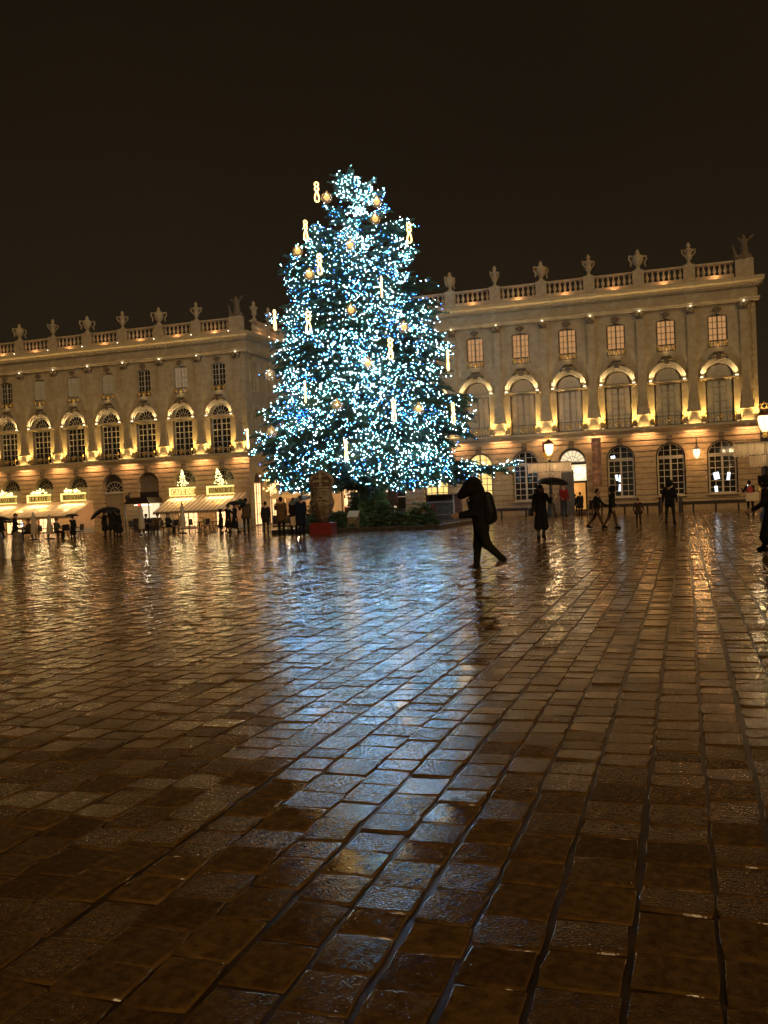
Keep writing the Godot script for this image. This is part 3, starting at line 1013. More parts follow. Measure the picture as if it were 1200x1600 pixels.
func low_bay(p: Node3D, c: float, kind: String) -> void:
	part("arch_keystone", shared.low_key, M.stone_dark, p, Transform3D(Basis.IDENTITY, Vector3(c, 4.17, 0.0)))
	var z := -0.28
	if kind in ["yellow", "dark", "blue", "bright"]:
		var f := part("ground_window", shared.low_frame, M.frame_dark if kind == "yellow" else M.frame, p, Transform3D(Basis.IDENTITY, Vector3(c, 0.94, z)))
		part("pane", shared.low_glass, M.glass_yellow if kind == "yellow" else M.glass_blue if kind == "blue" else M.glass, f)
		part("window_sill", MB.new().bevel(Vector3(0, 0, 0), Vector3(1.74, 0.08, 0.46), 0.015).mesh(), M.stone_trim, p, Transform3D(Basis.IDENTITY, Vector3(c, 0.90, -0.08)))
		if kind == "yellow":
			for s in [-0.38, 0.34]:
				part("room_lamp", shared.spot_dot, M.lamp_warm, f, Transform3D(Basis.IDENTITY.scaled(Vector3.ONE * 2.4), Vector3(s, 0.46, 0.06)))
	elif kind == "door":
		var f := part("door_fanlight", shared.low_fan, M.frame_dark, p, Transform3D(Basis.IDENTITY, Vector3(c, 3.12, z)))
		part("pane", shared.low_fan_glass, M.glass_white, f)
		part("transom", MB.new().bx(-0.80, 0, -0.06, 0.80, 0.12, 0.08).mesh(), M.wood_dark, p, Transform3D(Basis.IDENTITY, Vector3(c, 3.0, z)))
		part("transom", MB.new().bx(-0.80, 0, -0.06, 0.80, 0.09, 0.10).mesh(), M.wood_dark, p, Transform3D(Basis.IDENTITY, Vector3(c, 1.92, z)))
		var w := part("transom_window", MB.new().bx(-0.78, 2.02, -0.02, 0.78, 2.99, 0.0).mesh(), M.glass_white, p, Transform3D(Basis.IDENTITY, Vector3(c, 0, z)))
		var net := MB.new()
		for k in 90:
			var a := rng.randf() * TAU
			var q := sqrt(rng.randf())
			net.ball(Vector3(0.34 + cos(a) * q * 0.40, 2.52 + sin(a) * q * 0.42, 0.03 + rng.randf() * 0.05), 0.022, 5, 4)
		tag(part("sparkle_lights", net.mesh(), M.led_white, w), "", "", "", "stuff")
		part("lit_lobby_window", MB.new().bx(-0.78, 0.30, -0.9, 0.78, 1.9, -0.88).mesh(), M.glass_orange, p, Transform3D(Basis.IDENTITY, Vector3(c, 0, z)))
		part("door_jamb", MB.new().bx(-0.80, 0.02, -0.05, -0.70, 1.92, 0.05).mesh(), M.wood_dark, p, Transform3D(Basis.IDENTITY, Vector3(c, 0, z)))
		part("door_jamb", MB.new().bx(0.70, 0.02, -0.05, 0.80, 1.92, 0.05).mesh(), M.wood_dark, p, Transform3D(Basis.IDENTITY, Vector3(c, 0, z)))
		part("door_step", MB.new().bevel(Vector3(0, 0.09, 0.1), Vector3(1.6, 0.18, 0.9), 0.02).mesh(), M.stone_dark, p, Transform3D(Basis.IDENTITY, Vector3(c, 0, z)))
		omni(p, Vector3(c, 1.6, z - 0.5), 0.25, lin(1.0, 0.6, 0.25), 0.1, "lobby_light")
	elif kind == "closed_door":
		var f := part("door_fanlight", shared.low_fan, M.frame, p, Transform3D(Basis.IDENTITY, Vector3(c, 2.70, z)))
		part("pane", shared.low_fan_glass, M.glass, f)
		part("transom", MB.new().bx(-0.80, 0, -0.06, 0.80, 0.10, 0.08).mesh(), M.frame, p, Transform3D(Basis.IDENTITY, Vector3(c, 2.60, z)))
		for s in [-1.0, 1.0]:
			var leaf := part("door_leaf", MB.new().bx(-0.39, 0.0, -0.03, 0.39, 2.6, 0.03).mesh(), M.frame_dark, p, Transform3D(Basis.IDENTITY, Vector3(c + s * 0.405, 0, z)))
			for q in [[0.2, 0.9], [1.05, 1.6], [1.75, 2.45]]:
				part("door_panel", MB.new().bevel(Vector3(0, (q[0] + q[1]) / 2, 0), Vector3(0.52, q[1] - q[0], 0.09), 0.02).mesh(), M.frame_dark, leaf)
	elif kind == "kiosk":
		part("blind_arch", half_disc(0.81, 0.81, 1.0), M.stone_dark, p, Transform3D(Basis.IDENTITY, Vector3(c, 2.18, z)))
		part("black_shutter", MB.new().bx(-0.80, 2.0, 0.0, 0.80, 2.62, 0.05).mesh(), M.iron, p, Transform3D(Basis.IDENTITY, Vector3(c, 0, z + 0.05)))
		part("lit_shop_window", MB.new().bx(-0.80, 0.1, 0.0, 0.80, 1.98, 0.03).mesh(), M.glass_white, p, Transform3D(Basis.IDENTITY, Vector3(c, 0, z)))
	elif kind == "shop":
		var f := part("shop_front", grid_frame(1.56, 2.20, 4, 3, 0.08, 0.06, 0.03).mesh(), M.frame_dark, p, Transform3D(Basis.IDENTITY, Vector3(c, 0.02, z)))
		part("lit_pane", MB.new().bx(-0.77, 0.02, -0.02, 0.77, 2.18, -0.008).mesh(), M.glass_shop, f)
		var g := part("shop_fanlight", shared.low_fan, M.frame_dark, p, Transform3D(Basis.IDENTITY, Vector3(c, 3.12, z)))
		part("pane", shared.low_fan_glass, M.glass, g)
		part("lintel", MB.new().bx(-0.80, 2.23, -0.04, 0.80, 3.11, 0.03).mesh(), M.frame_dark, p, Transform3D(Basis.IDENTITY, Vector3(c, 0, z)))


func make_palaces() -> void:
	make_shared()
	M.glass_shop = mottled(glow(1.0, 0.56, 0.24, 1.7), tex.dirt, 1.6)
	var rp := palace("palace", "long pale stone palace on the right with peach lit upper windows and arched ground floor", 4.07, 7, 2.79, 2.03, 14.0,
		["bright", "dark", "blue", "door", "dark", "yellow", "yellow"],
		{"first": ["glass_dim", "glass_dim", "glass_curtain", "glass_net", "glass_curtain", "glass_curtain", "glass_curtain"], "top": ["glass_pink"], "frame": "frame_dark"})
	var lp := palace("palace", "pale stone palace on the left with dark first-floor windows above striped cafe awnings", -27.45, 8, 2.88, 2.02, 40.0,
		["shop", "shop", "kiosk", "closed_door", "shop", "shop", "shop", "shop"],
		{"first": ["glass"], "top": ["glass", "glass_net", "glass", "glass_dim", "glass_dim", "glass_dim", "glass", "glass"], "frame": "frame", "side": true})
	# glowing shapes on three right-hand panes; the thin bar paints in a reflection
	for q in [[2.07, -0.36, 1.95, 0.30, 0.40], [2.07, 0.28, 1.90, 0.16, 0.44], [2.07, -0.40, 1.20, 0.16, 0.34], [-3.50, -0.30, 2.1, 0.14, 0.34], [-3.50, -0.10, 2.05, 0.16, 0.42], [-3.50, -0.12, 1.5, 0.18, 0.40], [-3.50, -0.48, 3.3, 0.25, 0.18], [-9.1, -0.36, 3.42, 0.4, 0.05]]:
		part("pane_glow", MB.new().box(Vector3.ZERO, Vector3(q[3], q[4], 0.03), Basis(Vector3.BACK, rng.randf_range(-0.2, 0.2))).mesh(), M.cool_glow, rp, Transform3D(Basis.IDENTITY, Vector3(q[0] + q[1] - 4.07, q[2], -0.27)))
	# the side of the left palace, along the street
	var t := Transform3D(Basis(Vector3.UP, PI / 2), Vector3.ZERO)
	var ops := []
	for k in 8:
		var c := 1.35 + 2.42 * k
		ops.append({"c": c, "y0": 4.95, "ys": 7.4, "rise": 0.55, "hw": 0.55})
		ops.append({"c": c, "y0": 9.20, "ys": 10.80, "rise": 0.20, "hw": 0.53})
	var low := []
	for k in 8:
		low.append({"c": 1.35 + 2.42 * k, "y0": 0.0, "ys": 2.9, "rise": 0.75, "hw": 0.75})
	part("wall", wall_sheet(0.0, 40.0, 4.94, 11.62, ops, 0.0, 0.3), M.stone, lp, t)
	part("lower_wall", wall_sheet(0.0, 40.0, 0.0, 4.94, low, 0.0, 0.35), M.stone_low, lp, t)
	for k in 8:
		var c := 1.35 + 2.42 * k
		var f := part("window", grid_frame(1.06, 2.95, 4, 7, 0.06, 0.05).mesh(), M.frame_dark, lp, t * Transform3D(Basis.IDENTITY, Vector3(c, 4.95, -0.2)))
		part("pane", MB.new().bx(-0.52, 0, -0.03, 0.52, 2.95, -0.02).mesh(), M.glass_dim, f)
		var g := part("upper_window", shared.top_frame, M.frame_dark, lp, t * Transform3D(Basis.IDENTITY, Vector3(c, 9.2, -0.18)))
		part("pane", shared.top_glass, M.glass_dim, g)
		part("window_surround", MB.new().arch_ring(0, 7.4, 0.56, 0.72, 0.0, 0.06, 12).bx(-0.72, 4.96, 0, -0.56, 7.4, 0.05).bx(0.56, 4.96, 0, 0.72, 7.4, 0.05).mesh(), M.stone_trim, lp, t * Transform3D(Basis.IDENTITY, Vector3(c, 0, 0.002)))
		part("window_surround", MB.new().bx(-0.68, 9.1, 0, -0.54, 11.0, 0.05).bx(0.54, 9.1, 0, 0.68, 11.0, 0.05).bx(-0.68, 11.0, 0, 0.68, 11.14, 0.05).bx(-0.70, 9.0, 0, 0.70, 9.1, 0.08).mesh(), M.stone_trim, lp, t * Transform3D(Basis.IDENTITY, Vector3(c, 0, 0.002)))
		part("keystone", shared.top_key, M.stone_trim, lp, t * Transform3D(Basis.IDENTITY, Vector3(c, 8.05, 0)))
		part("keystone", shared.top_key, M.stone_trim, lp, t * Transform3D(Basis.IDENTITY, Vector3(c, 11.28, 0)))
		var s := part("shop_front", grid_frame(1.46, 2.9, 4, 4, 0.08, 0.06, 0.03).mesh(), M.frame_dark, lp, t * Transform3D(Basis.IDENTITY, Vector3(c, 0.02, -0.25)))
		part("lit_pane", MB.new().bx(-0.72, 0.02, -0.02, 0.72, 2.9, -0.008).mesh(), M.glass_shop, s)
	for k in 8:
		balustrade_bay(lp, 2.15 + 2.42 * k, 1.76, t, k in [0, 1])
		part("parapet_pier", MB.new().bevel(Vector3(0, 0.52, 0), Vector3(0.60, 1.04, 0.42), 0.02).mesh(), M.stone_trim, lp, t * Transform3D(Basis.IDENTITY, Vector3(3.36 + 2.42 * k, 12.93, 0.0)))
		part("urn", shared.urn_slim, M.stone_trim, lp, t * Transform3D(Basis(Vector3.UP, 0.3 * k), Vector3([1.7, 4.0][k] if k < 2 else 3.36 + 2.42 * k, 13.97, 0)))
	omni(lp, t * Vector3(6.5, 12.6, 2.2), 0.9, lin(1.0, 0.75, 0.45), 0.2, "street_glow")
	# stone groups on the two corners
	corner_group(rp, Vector3(-0.50, 13.97, 0.0), 0.3)
	corner_group(lp, Vector3(-0.45, 13.97, -0.05), 0.0)


func corner_group(p: Node3D, at: Vector3, turn: float) -> void:
	# a figure with a trophy of arms and a leaning shield
	var b := []
	b.append([Vector3(0, 0.1, 0), Vector3(0.02, 0.75, 0), 0.30, 0.22, 0])
	b.append([Vector3(0.02, 0.75, 0), Vector3(0.0, 1.15, 0.02), 0.22, 0.20, 0])
	b.append([Vector3(0.0, 1.2, 0.02), Vector3(-0.02, 1.42, 0.04), 0.10, 0.14, 0])
	b.append([Vector3(0.18, 1.12, 0), Vector3(0.45, 1.35, 0.1), 0.09, 0.07, 0])
	b.append([Vector3(0.45, 1.35, 0.1), Vector3(0.62, 1.5, 0.1), 0.07, 0.06, 0])
	b.append([Vector3(-0.2, 1.1, 0), Vector3(-0.36, 1.28, 0.12), 0.09, 0.09, 0])
	b.append([Vector3(-0.5, 0.05, 0), Vector3(-0.72, 0.95, -0.02), 0.14, 0.04, 0])
	b.append([Vector3(-0.5, 0.08, 0.05), Vector3(0.3, 0.12, 0.05), 0.14, 0.2, 0])
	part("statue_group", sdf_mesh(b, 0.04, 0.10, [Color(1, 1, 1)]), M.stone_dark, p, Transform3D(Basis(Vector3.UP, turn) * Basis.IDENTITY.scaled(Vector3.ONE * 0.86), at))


# ------------------------------------------------------------------ the street between the palaces
func make_street() -> void:
	# houses closing the view behind the palaces
	var far := thing("town_house", "dim town house closing the far end of the side street", "house", Vector3(-22, 0, -104))
	var ops := []
	for r in 3:
		for k in 5:
			ops.append({"c": -6.0 + 3.0 * k, "y0": 4.6 + r * 3.0, "ys": 6.4 + r * 3.0, "rise": 0.05, "hw": 0.55})
	part("wall", wall_sheet(-9, 9, 0, 14, ops, 0.0, 0.25), M.stone_low, far)
	part("body", MB.new().bx(-9, 0, -8, 9, 13.9, -0.3).mesh(), M.room, far)
	part("roof", MB.new().plate(PackedVector2Array([Vector2(-9.4, 14), Vector2(9.4, 14), Vector2(6.5, 17), Vector2(-6.5, 17)]), -8, 0.3).mesh(), M.slate, far)
	for o in ops:
		var f := part("window", grid_frame(1.06, 1.8, 2, 3, 0.05, 0.05).mesh(), M.frame_dark, far, Transform3D(Basis.IDENTITY, Vector3(o.c, o.y0, -0.15)))
		part("pane", MB.new().bx(-0.5, 0.02, -0.03, 0.5, 1.78, -0.02).mesh(), M.glass_dim if rng.randf() < 0.6 else M.glass_shop, f)
	for k in 4:
		var f := part("lit_shop_window", grid_frame(3.0, 2.6, 4, 2, 0.1, 0.08).mesh(), M.wood_dark, far, Transform3D(Basis.IDENTITY, Vector3(-6.3 + 4.2 * k, 0.4, 0.05)))
		part("lit_pane", MB.new().bx(-1.45, 0.05, -0.04, 1.45, 2.55, -0.03).mesh(), M.glass_shop, f)
	var east := thing("dark_house", "unlit house rising beyond the right end of the right palace", "house", Vector3(9.0, 0, -74))
	part("wall", MB.new().bx(-2.2, 0, -6, 8, 8.2, 0).mesh(), M.stone_dark, east)
	part("roof", MB.new().plate(PackedVector2Array([Vector2(-2.5, 8.2), Vector2(8.4, 8.2), Vector2(6, 10.5), Vector2(0, 10.5)]), -6, 0.2).mesh(), M.slate, east)
	for k in 6:
		var f := part("window", grid_frame(0.8, 1.4, 2, 3, 0.04, 0.05).mesh(), M.frame_dark, east, Transform3D(Basis.IDENTITY, Vector3(-1.2 + (k % 3) * 1.9, 3.0 + (k / 3) * 2.6, 0.01)))
		part("pane", MB.new().bx(-0.38, 0.02, -0.005, 0.38, 1.38, 0.0).mesh(), M.glass_dim, f)
	# the pale awning over the street cafe
	var tent := thing("cafe_awning", "pale lit awning over the street cafe between the palaces, behind the tree", "awning", Vector3(-26.2, 0, -60))
	var roof := MB.new().tint(Color(0.62, 0.50, 0.34))
	roof.quad(Vector3(-1.2, 1.95, 1.6), Vector3(3.3, 1.95, 1.6), Vector3(3.3, 2.75, -1.0), Vector3(-1.2, 2.75, -1.0))
	roof.quad(Vector3(-1.2, 1.75, 1.62), Vector3(3.3, 1.75, 1.62), Vector3(3.3, 1.95, 1.6), Vector3(-1.2, 1.95, 1.6))
	part("canvas_roof", roof.mesh(), M.canvas, tent)
	for s in [-1.15, 1.0, 3.25]:
		part("post", MB.new().bx(s - 0.03, 0, 1.5, s + 0.03, 1.95, 1.56).mesh(), M.frame, tent)
	part("back_panel", MB.new().tint(Color(0.62, 0.45, 0.28)).bx(-1.2, 0.6, -1.0, 3.3, 2.7, -0.96).mesh(), M.canvas, tent)
	part("low_screen", MB.new().bx(-1.2, 0.0, 1.40, 3.3, 0.62, 1.46).mesh(), M.wood_dark, tent)
	for k in 3:
		part("hanging_lamp", shared.spot_dot, M.lamp_warm, tent, Transform3D(Basis.IDENTITY.scaled(Vector3.ONE * 2.0), Vector3(-0.4 + k * 1.5, 1.9, 0.5)))
	omni(tent, Vector3(0.4, 1.7, 0.6), 1.1, lin(1.0, 0.66, 0.30), 0.1)
	omni(tent, Vector3(2.4, 1.7, 0.6), 1.1, lin(1.0, 0.66, 0.30), 0.1)
	# round lanterns strung across the street
	var wire := []
	for k in 15:
		var t := k / 14.0
		wire.append(Vector3(lerpf(-27.3, -19.5, t), 3.25 - sin(t * PI) * 0.55, -57.6))
	var g := thing("lantern_string", "string of small round yellow lanterns sagging across the side street", "string lights")
	part("wire", MB.new().tube(wire, 0.012, 4).mesh(), M.iron, g)
	for k in 14:
		var p: Vector3 = wire[k].lerp(wire[k + 1], 0.5)
		part("bulb", MB.new().ball(Vector3.ZERO, 0.15 if k % 3 == 1 else 0.09, 9, 6, 1.25).mesh(), M.bulb, g, Transform3D(Basis.IDENTITY, p - Vector3(0, 0.16, 0)))
	omni(g, Vector3(-25.6, 2.5, -57.2), 0.5, lin(1.0, 0.66, 0.25), 0.15)
	# garlands along the awning edge
	var twig := MB.new()
	for k in 170:
		twig.ball(Vector3(rng.randf_range(-27.6, -21.5), 2.65 + rng.randfn(0, 0.30), -57.9 + rng.randfn(0, 0.2)), rng.randf_range(0.025, 0.05), 5, 4)
	var lt := single("garland_lights", twig.mesh(), M.bulb, "thick garland of tiny amber lights above the street cafe awning", "string lights")
	lt.set_meta("kind", "stuff")
	# round yellow sign
	var sg := thing("round_sign", "round glowing yellow sign beside the planted tree trunk", "sign", Vector3(-21.1, 2.85, -58.2))
	part("glowing_disc", MB.new().lathe(Vector3.ZERO, [Vector2(0.22, -0.05), Vector2(0.25, -0.03), Vector2(0.25, 0.03), Vector2(0.22, 0.05)], 18, Basis(Vector3.RIGHT, PI / 2)).mesh(), glow(0.80, 0.85, 0.06, 1.3), sg)
	part("bracket", MB.new().bx(-0.9, -0.015, -0.02, -0.24, 0.015, 0.02).mesh(), M.iron, sg)
	part("post", MB.new().bx(-0.95, -2.85, -0.03, -0.89, 0.2, 0.03).mesh(), M.iron, sg)
	# kiosk with lit shelves, left of the trunk
	var ki := thing("kiosk", "lit kiosk with small windows in the street, left of the tree trunk", "kiosk", Vector3(-23.1, 0, -62))
	part("counter", MB.new().bx(-1.4, 0, -1.5, 1.7, 0.95, 0).mesh(), M.wood_red, ki)
	part("back_wall", MB.new().bx(-1.4, 0.95, -1.5, 1.7, 2.6, -1.4).mesh(), M.glass_shop, ki)
	part("roof", MB.new().bevel(Vector3(0.15, 2.66, -0.6), Vector3(3.5, 0.16, 2.2), 0.03).mesh(), M.wood_dark, ki)
	for k in 5:
		part("window_post", MB.new().bx(-1.4 + k * 0.74, 0.95, -0.06, -1.32 + k * 0.74, 2.6, 0.0).mesh(), M.frame, ki)
	part("shelf", MB.new().bx(-1.3, 1.6, -1.35, 1.6, 1.65, -1.0).mesh(), M.wood_dark, ki)
	for k in 10:
		part("jar", MB.new().lathe(Vector3.ZERO, [Vector2(0.07, 0), Vector2(0.08, 0.14), Vector2(0.05, 0.2)], 7).mesh(), M.glass_white if k % 3 == 0 else M.wood_red, ki, Transform3D(Basis.IDENTITY, Vector3(-1.15 + k * 0.28, 1.65, -1.15)))
	part("lamp_tube", MB.new().bx(-0.9, 2.44, -0.5, 1.2, 2.48, -0.44).mesh(), M.lamp_warm, ki)
	omni(ki, Vector3(0.1, 2.3, -0.4), 0.7, lin(1.0, 0.7, 0.36), 0.1)
	# dark red shop front with small bright signs, right of the trunk
	var sh := thing("shop", "dark red shop front with small bright signs in the street, right of the tree trunk", "shop", Vector3(-19.4, 0, -62.6))
	part("front_wall", MB.new().bx(-1.3, 0, -0.2, 1.6, 3.8, 0).mesh(), M.wood_red, sh)
	part("door", MB.new().bx(-0.75, 0, 0.0, -0.15, 2.3, 0.05).mesh(), M.wood_dark, sh)
	part("window", MB.new().bx(0.0, 0.7, 0.0, 1.2, 2.3, 0.05).mesh(), M.glass, sh)
	part("window_rail", MB.new().bx(-0.02, 1.5, 0.052, 1.22, 1.56, 0.08).mesh(), M.frame, sh)
	for q in [[-1.0, 2.6, 0.34, 0.5], [-0.95, 1.9, 0.2, 0.7], [0.1, 3.35, 1.0, 0.2], [0.2, 2.62, 0.75, 0.12], [0.35, 2.4, 0.5, 0.08], [1.25, 2.6, 0.24, 0.42], [1.22, 1.75, 0.22, 0.62], [0.9, 0.55, 0.34, 0.3], [-0.3, 0.5, 0.14, 0.4], [-0.4, 3.0, 0.3, 0.3]]:
		var s := part("lit_sign", MB.new().bevel(Vector3(q[2] / 2, q[3] / 2, 0), Vector3(q[2], q[3], 0.08), 0.015).mesh(), M.glass_white, sh, Transform3D(Basis.IDENTITY, Vector3(q[0], q[1], 0.09)))
		part("dark_stroke", MB.new().bx(q[2] * 0.2, q[3] * 0.42, 0.041, q[2] * 0.8, q[3] * 0.55, 0.048).mesh(), M.wood_dark, s)
	omni(sh, Vector3(0.3, 2.0, 0.8), 0.35, lin(1.0, 0.62, 0.34), 0.1)


# ------------------------------------------------------------------ what stands along the right palace
func fringe(w: float, h: float, n: int, depth: float) -> ArrayMesh:
	var mb := MB.new()
	for f in 4:
		var count := n if f % 2 == 0 else maxi(2, int(n * depth / w))
		var span := w if f % 2 == 0 else depth
		for k in count:
			var x := (k + 0.5) / count * span - span / 2
			var l := h * rng.randf_range(0.80, 1.0)
			var o := depth / 2 if f % 2 == 0 else w / 2
			var b := Basis(Vector3.UP, f * PI / 2) * Basis(Vector3.UP, rng.randfn(0, 0.25)) * Basis(Vector3.BACK, rng.randfn(0, 0.015))
			var o2 := Basis(Vector3.UP, f * PI / 2) * Vector3(x, 0, o + rng.randf_range(-0.02, 0.02))
			var hx: Vector3 = b.x * span / count * r_gap()
			var mid: Vector3 = o2 - b.y * l * 0.5 + b.z * rng.randfn(0, 0.012)
			var low: Vector3 = o2 - b.y * l + b.z * rng.randfn(0, 0.02)
			mb.quad(mid - hx, mid + hx, o2 + hx, o2 - hx)
			mb.quad(low - hx * 0.8, low + hx * 0.8, mid + hx, mid - hx)
	return mb.mesh()


func r_gap() -> float:
	return rng.randf_range(0.30, 0.44)


func lamp_post(label: String, at: Vector3, turn: float) -> void:
	var p := thing("street_lamp", label, "street lamp", at, turn, "street lamps dressed with white fringes")
	part("base", MB.new().lathe(Vector3.ZERO, [Vector2(0.34, 0), Vector2(0.34, 0.22), Vector2(0.24, 0.30), Vector2(0.20, 0.62), Vector2(0.24, 0.70), Vector2(0.12, 0.82)], 10).mesh(), M.iron, p)
	part("post", MB.new().lathe(Vector3.ZERO, [Vector2(0.10, 0.80), Vector2(0.08, 1.5), Vector2(0.065, 3.3)], 9).mesh(), M.iron, p)
	for s in [-1.0, 1.0]:
		part("gilded_leaf", MB.new().tube([Vector3(s * 0.10, 0.9, 0.05), Vector3(s * 0.26, 1.1, 0.06), Vector3(s * 0.30, 1.35, 0.05), Vector3(s * 0.16, 1.42, 0.04)], 0.035, 6).ball(Vector3(s * 0.30, 1.15, 0.06), 0.06, 7, 5).mesh(), M.gold, p)
	var top := part("upper_fringe", fringe(2.34, 0.58, 60, 1.3), M.white_fringe, p, Transform3D(Basis.IDENTITY, Vector3(0, 3.08, 0)))
	part("fringe_frame", MB.new().bx(-1.18, 0, -0.66, 1.18, 0.03, -0.62).bx(-1.18, 0, 0.62, 1.18, 0.03, 0.66).bx(-1.18, 0, -0.62, -1.14, 0.03, 0.62).bx(1.14, 0, -0.62, 1.18, 0.03, 0.62).bx(-1.14, 0.002, -0.02, 1.14, 0.028, 0.02).mesh(), M.iron, top)
	var low := part("lower_fringe", fringe(1.20, 0.48, 34, 0.7), M.white_fringe, p, Transform3D(Basis.IDENTITY, Vector3(0, 2.56, 0)))
	part("fringe_frame", MB.new().bx(-0.62, 0, -0.36, 0.62, 0.03, -0.33).bx(-0.62, 0, 0.33, 0.62, 0.03, 0.36).bx(-0.6, 0.002, -0.02, 0.6, 0.028, 0.02).mesh(), M.iron, low)
	part("lantern_cup", MB.new().lathe(Vector3.ZERO, [Vector2(0.06, 3.25), Vector2(0.16, 3.34), Vector2(0.07, 3.42), Vector2(0.13, 3.50)], 10).mesh(), M.gold, p)
	part("lantern_glass", MB.new().lathe(Vector3.ZERO, [Vector2(0.10, 3.50), Vector2(0.19, 3.68), Vector2(0.24, 3.98), Vector2(0.24, 4.12), Vector2(0.17, 4.24)], 8).mesh(), M.lamp_glass, p)
	for k in 8:
		var a := TAU * k / 8
		part("lantern_rib", MB.new().tube([Vector3(cos(a) * 0.11, 3.50, sin(a) * 0.11), Vector3(cos(a) * 0.20, 3.68, sin(a) * 0.20), Vector3(cos(a) * 0.25, 3.98, sin(a) * 0.25), Vector3(cos(a) * 0.25, 4.12, sin(a) * 0.25)], 0.011, 4).mesh(), M.gold, p)
	part("lantern_cap", MB.new().lathe(Vector3.ZERO, [Vector2(0.27, 4.14), Vector2(0.25, 4.20), Vector2(0.10, 4.36), Vector2(0.05, 4.42)], 8).mesh(), M.wood_red, p)
	var crown := MB.new()
	for k in 6:
		var a := TAU * k / 6
		crown.tube([Vector3(cos(a) * 0.06, 4.42, sin(a) * 0.06), Vector3(cos(a) * 0.21, 4.50, sin(a) * 0.21), Vector3(cos(a) * 0.19, 4.60, sin(a) * 0.19), Vector3(0, 4.66, 0)], 0.022, 5)
	part("gilded_crown", crown.ball(Vector3(0, 4.69, 0), 0.04, 7, 5).mesh(), M.gold, p)
	for q in [Vector3(0.34, 3.85, 0.34), Vector3(-0.34, 3.85, 0.34), Vector3(0.0, 3.85, -0.46)]:
		omni(p, q, 0.75, lin(1.0, 0.70, 0.36), 0.08)
	omni(p, Vector3(0, 4.47, 0.0), 0.05, lin(1.0, 0.62, 0.22), 0.04)
	omni(p, Vector3(0, 2.80, 0.0), 2.4, lin(1.0, 0.72, 0.42), 0.08)  # added light inside the fringe tiers, makes the strips glow


func rail(label: String, x0: float, x1: float, ends: Array) -> void:
	var p := thing("wooden_rail", label, "rail", Vector3(x0, 0, FACE + 1.0), 0.0, "low rails along the right palace")
	var w := x1 - x0
	part("beam", MB.new().bevel(Vector3(w / 2, 0.50, 0), Vector3(w, 0.16, 0.10), 0.015).mesh(), M.wood_dark, p)
	var n := maxi(1, int(w / 1.5))
	for k in range(0, n + 1):
		part("bracket", MB.new().bx(-0.05, 0, -0.04, 0.05, 0.42, 0.04).mesh(), M.wood_dark, p, Transform3D(Basis.IDENTITY, Vector3(w * (k + 0.5) / (n + 1), 0, -0.001)))
	for e in ends:
		part("post", MB.new().lathe(Vector3.ZERO, [Vector2(0.13, 0), Vector2(0.13, 0.62), Vector2(0.06, 0.68), Vector2(0.11, 0.78), Vector2(0.08, 0.86), Vector2(0.02, 0.90)], 9).mesh(), M.wood_dark, p, Transform3D(Basis.IDENTITY, Vector3(e - x0, 0, 0)))


